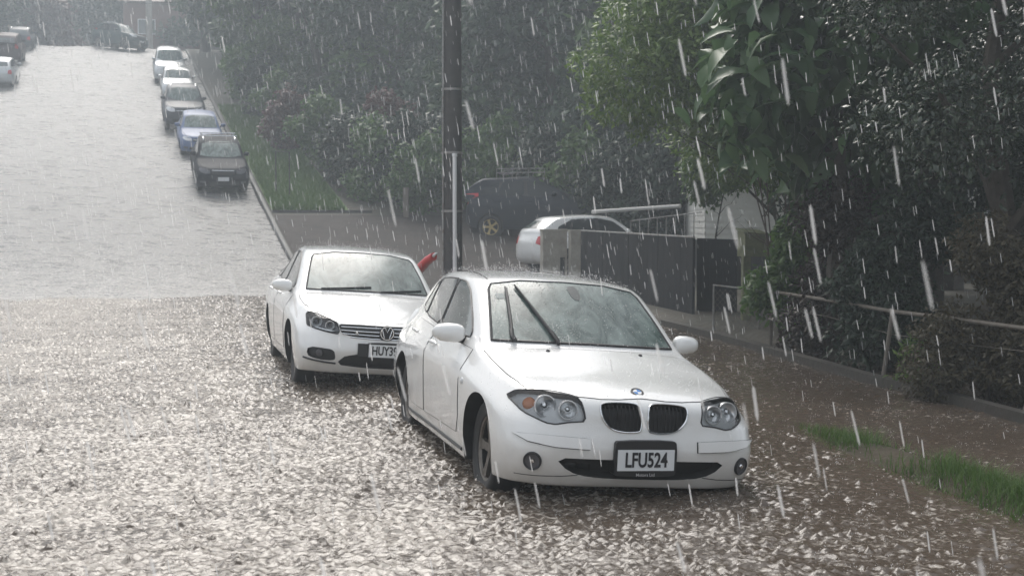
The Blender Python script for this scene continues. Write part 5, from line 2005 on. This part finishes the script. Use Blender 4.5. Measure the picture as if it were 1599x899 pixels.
# long pipe rail fence in front of the garden
rail_px = [(1205, 16.9, 455), (1290, 15.1, 468), (1395, 13.25, 486), (1500, 12.0, 499), (1640, 10.75, 518)]
rp3 = [px(*q) for q in rail_px]
fr = empty('rail_fence', (rp3[0].x, rp3[0].y, yard_z(rp3[0].x, rp3[0].y)))
tag(fr, 'rusty pipe rail fence on leaning posts along the overgrown garden', 'fence')
fo = Vector(fr.location)
b = MB(); b.tube([p - fo for p in rp3], .021, 8); b.build('top_rail', M_RUST, fr)
for (pt, foot) in ((rp3[0], (0, 0)), (rp3[2], (-.14, -.05)), (rp3[4], (-.30, -.05))):
    b = MB()
    zz = yard_z(pt.x + foot[0], pt.y + foot[1])
    b.tube([Vector((pt.x + foot[0], pt.y + foot[1], zz - .15)) - fo, pt - fo], .024, 8)
    b.build('post', M_RUST, fr)
b = MB(); b.tube([Vector((p.x, p.y, p.z - .22 + .03 * math.sin(i * 2))) - fo for i, p in enumerate(rp3)], .004, 5); b.build('strand_wire', M_RUST, fr)
# low edging along the garden
eb = MB()
edge = [px(1040, 20.6), px(1120, 18.3), px(1230, 15.6), px(1360, 13.3), px(1480, 11.9), px(1640, 10.3)]
vs, fs = [], []
for i, (x, y) in enumerate(edge):
    dx, dy = (edge[min(i + 1, 5)][0] - edge[max(i - 1, 0)][0], edge[min(i + 1, 5)][1] - edge[max(i - 1, 0)][1])
    l = math.hypot(dx, dy); nx, ny = dy / l, -dx / l
    for w, z in ((.09, -.2), (.09, .145 - .003 * i), (-.09, .15), (-.09, -.2)):
        vs.append((x - nx * w, y - ny * w, z))
for i in range(5):
    for k in range(3):
        a = i * 4 + k
        fs.append((a, a + 1, a + 5, a + 4))
fs += [(3, 2, 1, 0), (20, 21, 22, 23)]
eb.add(vs, fs)
tag(eb.build('garden_edging', mat('edging', (.055, .048, .04), .7, bump=(14, .6, .02), vary=(3, (.05, .05, .04), .4, .7)), None, True, 30), 'low concrete edging between the flooded verge and the garden fence', 'edging')

# pale handrail and balusters by the deck
dk = empty('deck_railing', (*px(925, 33.0), .3))
tag(dk, 'pale handrail with thin balusters rising behind the dark fence', 'railing')
do = Vector(dk.location)
A, Bq = px(925, 33.0, 331), px(1062, 31.0, 322)
b = MB(); b.tube([A - do, Bq - do], .05, 8); b.build('handrail', mat('pale_timber', (.45, .44, .42), .5), dk)
A2, B2 = px(985, 32.4, 345), px(1098, 30.8, 331)
b = MB(); b.tube([A2 - do, B2 - do], .018, 6); b.build('lower_rail', M_STEEL, dk)
for q in range(9):
    p = A2.lerp(B2, q / 8)
    b = MB(); b.tube([p + Vector((0, 0, .0)) - do, Vector((p.x, p.y, .2)) - do], .014, 6); b.build('baluster', M_STEEL, dk)

# thin dark hoop on the upper lawn
h0, h1 = px(432, 42.5, 237), px(453, 42.0, 238)
hz0, hz1 = yard_z(h0.x, h0.y), yard_z(h1.x, h1.y)
pipe_thing('metal_hoop', 'thin dark metal hoop standing on the grass verge uphill', 'hoop', (h0.x, h0.y, hz0), [('frame', [(h0.x, h0.y, hz0 - .1), h0, h1, (h1.x, h1.y, hz1 - .1)], .022)], M_POLE)
# marker post in the bank
mk = px(634, 40.0)
b = MB(); b.box(-.09, .09, -.05, .05, -.2, .95)
mo = b.build('marker_post', mat('post_brown', (.12, .10, .08), .6), None, False)
mo.location = (mk[0], mk[1], yard_z(*mk)); tag(mo, 'short weathered grey-brown post at the foot of the bushy bank', 'post')

# ------------------------------------------------------------------ houses
def weather_wall(b, p0, p1, z0, z1, n, course=.15):
    """lapped boards from P0 to P1"""
    k = int((z1 - z0) / course)
    for i in range(k):
        a, c = z0 + i * course, z0 + (i + 1) * course
        b.add([p0 + n * .022 + Vector((0, 0, a)), p1 + n * .022 + Vector((0, 0, a)), p1 + n * .004 + Vector((0, 0, c)), p0 + n * .004 + Vector((0, 0, c)),
               p0 + Vector((0, 0, a)), p1 + Vector((0, 0, a))], [(0, 1, 2, 3), (5, 1, 0, 4)])


hx0 = px(1098, 30.0)[0] + .05
hr = empty('weatherboard_house', (hx0, 30.0, .3), (0, 0, R(-4)))
tag(hr, 'cream weatherboard house on a dark subfloor behind the trees', 'house')
b = MB()
weather_wall(b, Vector((0, 0, 0)), Vector((9.5, 0, 0)), 1.0, 2.5, Vector((0, -1, 0)))
weather_wall(b, Vector((0, 7, 0)), Vector((0, 0, 0)), 1.0, 2.5, Vector((-1, 0, 0)))
b.box(.002, 9.5, .002, 7, .98, 2.49)
b.build('wall', M_BOARD, hr, False)
b = MB(); b.box(.1, 9.4, .1, 6.9, -.4, .98); b.build('subfloor', M_DARKW, hr, False)
b = MB()
b.add([(-.3, -.3, 2.46), (9.8, -.3, 2.46), (9.8, 7.3, 2.46), (-.3, 7.3, 2.46), (-.3, 3.5, 4.2), (9.8, 3.5, 4.2)], [(0, 1, 5, 4), (2, 3, 4, 5), (0, 4, 3), (1, 2, 5), (0, 3, 2, 1)])
b.build('roof', mat('dark_roof_iron', (.035, .036, .036), .8, spec=.15), hr, False)
for x in (2.6, 6.4):
    b = MB()
    for (a0, a1, c0, c1) in ((x, x + 1.3, 1.3, 1.38), (x, x + 1.3, 2.25, 2.33), (x, x + .07, 1.38, 2.25), (x + 1.23, x + 1.3, 1.38, 2.25), (x + .62, x + .68, 1.38, 2.25)):
        b.box(a0, a1, -.06, .0, c0, c1)
    wo = b.build('window', M_RWHITE, hr, False)
    b = MB(); b.box(x + .05, x + 1.25, -.034, -.026, 1.35, 2.29); b.build('pane', M_GLASS, wo, False)
# brick house at the top
bx, by = px(272, 112.0)
br = empty('brick_house', (bx, by, float(ground_z(*st(bx, by)))), (0, 0, R(12)))
tag(br, 'red-brown brick house in the rain haze at the head of the hill', 'house')
b = MB(); b.box(-4, 4, 0, 7, -1, 4.4); b.build('wall', M_BRICKY, br, False)
b = MB(); b.add([(-4.5, -.5, 4.38), (4.5, -.5, 4.38), (4.5, 7.5, 4.38), (-4.5, 7.5, 4.38), (-1.5, 3.5, 6.4), (1.5, 3.5, 6.4)], [(0, 1, 5, 4), (2, 3, 4, 5), (0, 4, 3), (1, 2, 5), (0, 3, 2, 1)]); b.build('roof', M_ROOF, br, False)
for x in (-2.8, 1.2):
    b = MB(); b.box(x, x + 1.5, -.05, .02, 1.6, 2.9); wo = b.build('window', M_RWHITE, br, False)
    b = MB(); b.box(x + .08, x + 1.42, -.056, -.05, 1.68, 2.82); b.build('pane', M_GLASS, wo, False)
b = MB(); b.box(-.6, .4, -.04, .02, .0, 2.1); b.build('door', M_DARKW, br, False)

# ------------------------------------------------------------------ trees
def tpx(name, label, u, D, h, rad, m, seed, **kw):
    x, y = px(u, D)
    return tree(name, label, x, y, yard_z(x, y) - .05, h, rad, m, seed, **kw)


# the garden on the right
tpx('broadleaf_tree', 'tree with very large drooping glossy leaves over the garden fence', 1300, 16.0, 5.4, 2.0, L_BIG, 21, leaf=(.38, .17), n=2800, crown_low=.36, droop=.35, shell=.3, fine=True)
tpx('small_leaved_tree', 'airy small-leaved tree with light green tips left of the large-leaved tree', 1268, 23.0, 6.6, 2.6, L_LIGHT, 22, leaf=(.13, .06), n=30000, crown_low=.34, droop=.3, trunk_r=.07, lean=(-1.75, -.3))
tpx('small_leaved_tree', 'dense dark small-leaved tree at the right edge above the rail fence', 1560, 13.2, 6.2, 2.0, L_GLINT, 23, leaf=(.075, .04), n=26000, crown_low=.26)
tpx('small_leaved_tree', 'tall mid green tree behind the large-leaved tree', 1230, 23.0, 8.5, 2.8, L_MID, 24, leaf=(.16, .08), n=19000, crown_low=.38, trunk_r=.12)
tpx('dark_tree', 'dark evergreen tree filling the garden behind the rail fence', 1450, 18.5, 7.5, 2.1, L_DARK, 25, leaf=(.15, .07), n=17000, crown_low=.12)
tpx('dark_tree', 'dark spreading tree behind the right end of the rail fence', 1600, 17.0, 7.8, 2.8, L_DARK, 26, leaf=(.14, .07), n=17000, crown_low=.10)
tpx('dark_tree', 'tall shaded tree at the back of the garden beside the house wall', 1480, 25.0, 10.0, 4.0, L_BLUE, 27, leaf=(.22, .11), n=13000, crown_low=.10)
tpx('leafy_shrub', 'bright leafy shrub spilling over the pipe gate', 1240, 17.0, 1.5, .75, L_MID, 31, leaf=(.13, .06), n=5200, crown_low=.02, cat='shrub', droop=.5, trunk_r=.03)
tpx('brown_shrub', 'brownish feathery shrub at the right edge behind the rail fence', 1545, 11.9, 1.75, .85, L_BROWN, 32, leaf=(.055, .03), n=15000, crown_low=.02, cat='shrub', trunk_r=.03)
tpx('dark_shrub', 'dark green shrub behind the middle of the rail fence', 1420, 14.6, 1.9, .95, L_DARK, 33, leaf=(.09, .05), n=9000, crown_low=.02, cat='shrub', trunk_r=.03)
tpx('dark_shrub', 'dark red-brown tangled shrub between the leafy shrub and the dark green shrub', 1320, 15.9, 2.0, .85, leaf_mat('leaf_plum', (.028, .02, .018), (.05, .036, .028)), 34, leaf=(.08, .045), n=8000, crown_low=.02, cat='shrub', trunk_r=.03)
tpx('small_fern', 'small yellow-green fern at the foot of the leaning fence post', 1428, 12.8, .62, .26, L_LIGHT, 35, leaf=(.10, .03), n=420, crown_low=.15, cat='fern', trunk_r=.015)
tpx('leafy_shrub', 'light green bush hanging over the cream boarded wall', 1120, 27.5, 3.6, .8, L_MID, 36, leaf=(.13, .06), n=5200, crown_low=.58, cat='shrub', droop=.6, trunk_r=.03)
# bare twigs under the airy tree
for i, (u, D) in enumerate(((1236, 18.2), (1275, 17.6), (1318, 17.8))):
    x, y = px(u, D)
    g = random.Random(50 + i)
    b = MB()
    for k in range(9):
        a = g.uniform(-.8, .8)
        p = Vector((g.uniform(-.15, .15), g.uniform(-.1, .1), -.1))
        pts = [p]
        for q in range(7):
            pts.append(pts[-1] + Vector((a * .11 + g.uniform(-.06, .06), g.uniform(-.06, .06), .42)))
        b.tube(pts, [.022, .019, .016, .013, .011, .009, .006, .003], 5)
        for q in (3, 4, 5, 6):
            d = Vector((g.uniform(-.5, .5), g.uniform(-.3, .3), g.uniform(.2, .5)))
            b.tube([pts[q], pts[q] + d * .5, pts[q] + d + Vector((0, 0, .1))], [.008, .005, .002], 4)
    o = b.build('bare_stems', M_TWIG)
    o.location = (x, y, yard_z(x, y))
    tag(o, 'clump of bare reddish stems under the airy tree by the house wall', 'bare shrub', 'bare stems in the garden')

# the bank across the drive and up the hill
bank = [  # u, D, h, rad, material index
    (402, 63, 8.5, 2.4, 1), (425, 69, 9.5, 3.0, 0), (470, 66, 10, 3.2, 2), (500, 60, 9.5, 3.2, 0), (565, 58, 10, 3.2, 1), (625, 56, 10, 3.2, 2), (690, 54, 10.5, 3.4, 0),
    (745, 50, 10, 3.2, 2), (800, 47, 10, 3.2, 0), (860, 46, 10.5, 3.3, 2), (920, 44, 10, 3.2, 0), (975, 42, 10.5, 3.2, 2), (1035, 40, 11, 3.4, 1), (1100, 39, 11, 3.4, 0), (1180, 40, 11.5, 3.6, 2),
    (325, 95, 12, 3.4, 2), (368, 86, 12, 3.8, 0), (410, 80, 13, 4.2, 1), (480, 76, 13.5, 4.2, 2), (550, 73, 14, 4.4, 0), (630, 70, 14, 4.4, 1), (710, 67, 14, 4.4, 2), (790, 62, 14, 4.4, 0), (870, 60, 14, 4.4, 1), (950, 56, 14, 4.4, 2), (1030, 54, 14, 4.4, 0),
    (1270, 40, 12, 4.0, 0), (1370, 38, 12, 4.0, 2), (1480, 36, 12, 4.0, 0), (1590, 34, 12, 4.0, 2)]
kinds = [('bank_a', L_BANK, 'dark bushy tree standing in the rain-hazed bank beyond the drive'), ('bank_b', L_MID, 'greener bushy tree standing in the rain-hazed bank beyond the drive'), ('bank_c', L_BLUE, 'blue-green bushy tree standing in the rain-hazed bank beyond the drive')]
for i, (u, D, h, rad, mi) in enumerate(bank):
    k = kinds[mi]
    key = k[0] + ('n' if D < 70 else 'f')
    tpx('bushy_tree', k[2], u, D, h, rad, k[1], 100 + i, leaf=(.34, .19) if D < 70 else (.5, .28), n=9000, crown_low=.05, group=k[2].split(' standing')[0] + 's in the bank', key=key, rot=i * 1.7)
# understory bushes at the foot of the bank
low = [(500, 48, 2.6, 1.5, 1), (545, 45, 2.4, 1.4, 0), (590, 43, 2.6, 1.5, 1), (640, 42.5, 2.8, 1.5, 0), (670, 41, 2.4, 1.3, 1), (470, 53, 2.8, 1.6, 0), (436, 56, 2.6, 1.4, 1), (412, 61, 2.8, 1.4, 0), (392, 68, 2.8, 1.5, 1), (720, 43, 3.0, 1.6, 0), (780, 41.5, 3.0, 1.6, 1), (840, 40, 3.0, 1.6, 0), (905, 38.5, 3.0, 1.6, 1), (960, 37.5, 3.0, 1.6, 0), (1030, 37, 3.2, 1.7, 0)]
lk = [('low_a', L_DARK, 'low dark bush at the foot of the bank beyond the drive'), ('low_b', L_MID, 'low green bush at the foot of the bank beyond the drive')]
for i, (u, D, h, rad, mi) in enumerate(low):
    k = lk[mi]
    tpx('low_bush', k[2], u, D, h, rad, k[1], 200 + i, leaf=(.20, .11), n=4500, crown_low=.0, cat='bush', group=k[2].split(' at the')[0].replace('bush', 'bushes') + ' along the bank', key=k[0], rot=i * 2.1, trunk_r=.05)
tpx('red_bush', 'reddish-brown bush among the green bank bushes right of the hoop', 600, 46, 3.0, 1.3, L_RED, 231, leaf=(.20, .11), n=3500, crown_low=.1, cat='bush', trunk_r=.05)
tpx('red_bush', 'brown-red bush beside the grass verge behind the metal hoop', 448, 51, 2.6, 1.2, L_RED, 232, leaf=(.20, .11), n=3000, crown_low=.1, cat='bush', trunk_r=.05)
# head of the street
far = [(-20, 104, 10, 4.5, 2), (30, 112, 9, 4.5, 0), (75, 118, 10, 4.5, 2), (120, 116, 8.5, 4.0, 2), (165, 118, 9.5, 4.5, 0), (205, 120, 10, 4.5, 2), (250, 124, 11, 4.5, 0), (300, 122, 12, 5, 2), (340, 112, 12, 5, 0), (-60, 96, 10, 4.5, 0),
       (20, 132, 16, 6, 2), (90, 134, 16, 6, 0), (160, 134, 16, 6, 2), (230, 136, 17, 6, 0), (300, 136, 17, 6, 2), (370, 130, 17, 6, 0)]
fl_lab = ['dark tree fading into the rain haze at the head of the hill road', '', 'blue-green tree fading into the rain haze at the head of the hill road']
for i, (u, D, h, rad, mi) in enumerate(far):
    k = kinds[mi]
    tpx('far_tree', fl_lab[mi], u, D, h, rad, k[1], 300 + i, n=9000, crown_low=.03, group=fl_lab[mi].split(' fading')[0] + 's at the head of the road', key=k[0] + 'f', rot=i * 1.3)
tpx('red_bush', 'dusky red shrub at the head of the hill road', 88, 107, 4.4, 2.4, L_RED, 330, leaf=(.5, .28), n=2500, crown_low=.0, cat='bush')
# trees added out of view to shade the garden and dim light from behind
for i, (x, y, h, rad) in enumerate(((14, -7, 13, 4.5), (14, -1, 12, 4.5), (12, 5.5, 11, 3.8))):
    tree('shade_tree', 'unseen tree added out of view to shade the garden', x, y, 0, h, rad, L_DARK, 400 + i, leaf=(.3, .16), n=5000, crown_low=.3, group='added shade trees out of view', key='street', rot=i * 1.1)

# ------------------------------------------------------------------ grass on the half-drowned verge and the upper lawn
def blades(n, sfun, h0, w, seed, name, lean=1.25):
    g = np.random.default_rng(seed)
    s, t, hh = sfun(g, n)
    z = ground_z(s, t)
    ok = z > -.5
    X = DS.x * s + DT.x * t; Y = DS.y * s + DT.y * t
    P = np.stack([X, Y, z], -1)
    a = g.random(n) * 2 * np.pi
    sd_ = np.stack([np.cos(a), np.sin(a), 0 * a], -1) * (w * (.6 + .8 * g.random(n)))[:, None]
    le = np.stack([np.cos(a + 1.3), np.sin(a + 1.3), 0 * a], -1) * (lean * hh * g.random(n))[:, None]
    up = np.stack([0 * a, 0 * a, hh], -1)
    V = np.stack([P - sd_, P + sd_, P + up * .6 + le * .4 + sd_ * .6, P + up * .6 + le * .4 - sd_ * .6, P + up + le], 1).reshape(-1, 3)
    b = np.arange(n) * 5
    F = np.concatenate([np.stack([b, b + 1, b + 2], -1), np.stack([b, b + 2, b + 3], -1), np.stack([b + 3, b + 2, b + 4], -1)])
    o = np_mesh(name, V, F, L_GRASS)
    return tag(o, kind='stuff')


def verge_pts(g, n):
    s = g.uniform(4.5, 12.5, n)
    t = 5.0 + .09 * (s - 6.3) + g.normal(size=n) * .46
    z = ground_z(s, t)
    hh = .10 * (.5 + g.random(n)) * np.clip((z + .02) / .10, .15, 1.3)
    patch_ = np.sin(s * 2.1 + 1) + np.sin(s * 5.3 + t * 4) * .7 + np.sin(t * 9 - s * 3) * .5 + g.normal(size=n) * .6
    hh = np.where(patch_ > np.where(s < 7.0, -.9, -.2), hh, .008)
    return s, t, hh


blades(30000, verge_pts, .1, .0032, 5, 'grass')


def lawn_pts(g, n):
    s = 40.3 + 25.5 * g.random(n) ** 1.3
    t = g.uniform(KERB_T + .2, 6.5, n)
    return s, t, .10 + .12 * g.random(n)


blades(30000, lawn_pts, .12, .012, 6, 'grass')

# ------------------------------------------------------------------ rain
def rain_mat():
    m = bpy.data.materials.new('rain_drop')
    m.use_nodes = True
    nt = m.node_tree
    nt.nodes.clear()
    out = nt.nodes.new('ShaderNodeOutputMaterial')
    tr = nt.nodes.new('ShaderNodeBsdfTransparent')
    df = nt.nodes.new('ShaderNodeBsdfDiffuse'); df.inputs['Color'].default_value = (.95, .95, .95, 1)
    tl = nt.nodes.new('ShaderNodeBsdfTranslucent'); tl.inputs['Color'].default_value = (.95, .95, .95, 1)
    m1 = nt.nodes.new('ShaderNodeMixShader'); m1.inputs[0].default_value = .55
    m2 = nt.nodes.new('ShaderNodeMixShader'); m2.inputs[0].default_value = .37
    nt.links.new(df.outputs[0], m1.inputs[1]); nt.links.new(tl.outputs[0], m1.inputs[2])
    nt.links.new(tr.outputs[0], m2.inputs[1]); nt.links.new(m1.outputs[0], m2.inputs[2])
    nt.links.new(m2.outputs[0], out.inputs['Surface'])
    return m


def streaks(name, n, box, rlo, rhi, llo, lhi, seed, m, wind=(.15, -.02)):
    g = np.random.default_rng(seed)
    P = np.stack([g.uniform(box[0], box[1], n), g.uniform(box[2], box[3], n), g.uniform(box[4], box[5], n)], -1)
    P = P[np.hypot(P[:, 0], P[:, 1]) > 1.45]
    n = len(P)
    d = np.stack([wind[0] + g.normal(size=n) * .028, wind[1] + g.normal(size=n) * .03, -np.ones(n)], -1)
    d /= np.linalg.norm(d, axis=1)[:, None]
    q = g.random(n) ** 2.2
    r = (rlo + (rhi - rlo) * q)[:, None]
    L = (llo + (lhi - llo) * (.3 * q + .7 * g.random(n)))[:, None]
    ex = np.cross(d, [0, 1.0, 0]); ex /= np.linalg.norm(ex, axis=1)[:, None]
    ey = np.cross(d, ex)
    rings = []
    for f, rr in ((0, .25), (.12, .9), (.85, 1.0), (1.0, .35)):
        for a in (0, 2 * np.pi / 5, 4 * np.pi / 5, 6 * np.pi / 5, 8 * np.pi / 5):
            rings.append(P + d * L * f + (ex * math.cos(a) + ey * math.sin(a)) * r * rr)
    V = np.stack(rings, 1).reshape(-1, 3)
    F = []
    for i in range(3):
        for k in range(5):
            F.append((i * 5 + k, i * 5 + (k + 1) % 5, i * 5 + 5 + (k + 1) % 5, i * 5 + 5 + k))
    F = np.array(F)
    F = (np.arange(n)[:, None, None] * 20 + F[None]).reshape(-1, 4)
    o = np_mesh(name, V, F, m, smooth=True)
    return tag(o, kind='stuff')


M_RAIN = rain_mat()
streaks('rain', 150, (-1.6, 1.6, 1.5, 3.2, .6, 2.9), .0022, .0040, .05, .11, 31, M_RAIN, wind=(.22, -.02))
streaks('rain', 9000, (-9, 9, 1.9, 22, .15, 7.5), .0018, .0047, .04, .105, 44, M_RAIN)
streaks('rain', 9500, (-26, 12, 20, 60, .5, 16), .003, .006, .10, .24, 9, M_RAIN)

# ------------------------------------------------------------------ spray thrown up by the rain from roofs, bonnets and the flood
def dots(name, P, r, m):
    g = np.random.default_rng(77)
    n = len(P)
    o = np.array([(1, 0, 0), (0, 1, 0), (-1, 0, 0), (0, -1, 0), (0, 0, 1.3), (0, 0, -1.3)], float)
    V = (P[:, None, :] + o[None] * r[:, None, None]).reshape(-1, 3)
    F = np.array([(0, 1, 4), (1, 2, 4), (2, 3, 4), (3, 0, 4), (1, 0, 5), (2, 1, 5), (3, 2, 5), (0, 3, 5)])
    F = (np.arange(n)[:, None, None] * 6 + F[None]).reshape(-1, 3)
    return tag(np_mesh(name, V, F, m, smooth=True), kind='stuff')


g = np.random.default_rng(78)
dg = bpy.context.evaluated_depsgraph_get()
dg.update()
spray = []
for car, L, W, n in ((bmw, 4.2, .86, 5200), (vw, 4.7, .9, 4200)):
    body = [c for c in car.children if c.name.startswith('body')][0]
    bv = bvh_of(body.data)
    mw = car.matrix_world
    for q in range(n):
        x, y = g.uniform(-W, W), g.uniform(0, L)
        loc, nor, _, _ = bv.ray_cast(Vector((x, y, 4)), Vector((0, 0, -1)))
        if loc is None or loc.z < .6: continue
        h = abs(g.normal()) * .028 + .003
        spray.append(mw @ (loc + Vector((g.normal() * .01, g.normal() * .01, h))))
spray = np.array([tuple(p) for p in spray])
dots('rain_spray', spray, .0014 + .0022 * g.random(len(spray)) ** 2, M_RAIN)
# little crowns and jets on the water
n = 7000
s = 3.5 + 20 * g.random(n) ** 1.3
t = g.uniform(-9, 7.8, n)
z = water_h(s, t)
P0 = np.stack([DS.x * s + DT.x * t, DS.y * s + DT.y * t, z], -1)
P0 = P0[(P0[:, 1] > 4)]
n = len(P0)
pts, rad = [], []
for k in range(7):
    a = g.random(n) * 6.283
    rr = .006 + .03 * g.random(n)
    hh = .004 + .035 * g.random(n) ** 2
    pts.append(P0 + np.stack([np.cos(a) * rr, np.sin(a) * rr, hh], -1)); rad.append(.0012 + .0022 * g.random(n) ** 2)
dots('water_splash', np.concatenate(pts), np.concatenate(rad), M_RAIN)

# ------------------------------------------------------------------ air full of rain
hb = MB()
hb.box(-175, 175, -70, 270, -6, 46)
hz = hb.build('haze', bpy.data.materials.new('haze'), None, False)
tag(hz, kind='stuff')
hm = hz.data.materials[0]
hm.use_nodes = True
hm.node_tree.nodes.clear()
ho_ = hm.node_tree.nodes.new('ShaderNodeOutputMaterial')
pv = hm.node_tree.nodes.new('ShaderNodeVolumePrincipled')
pv.inputs['Color'].default_value = (.84, .93, 1.0, 1)
pv.inputs['Density'].default_value = HAZE_DENSITY
pv.inputs['Anisotropy'].default_value = .35
hm.node_tree.links.new(pv.outputs[0], ho_.inputs['Volume'])
hz.display_type = 'WIRE'
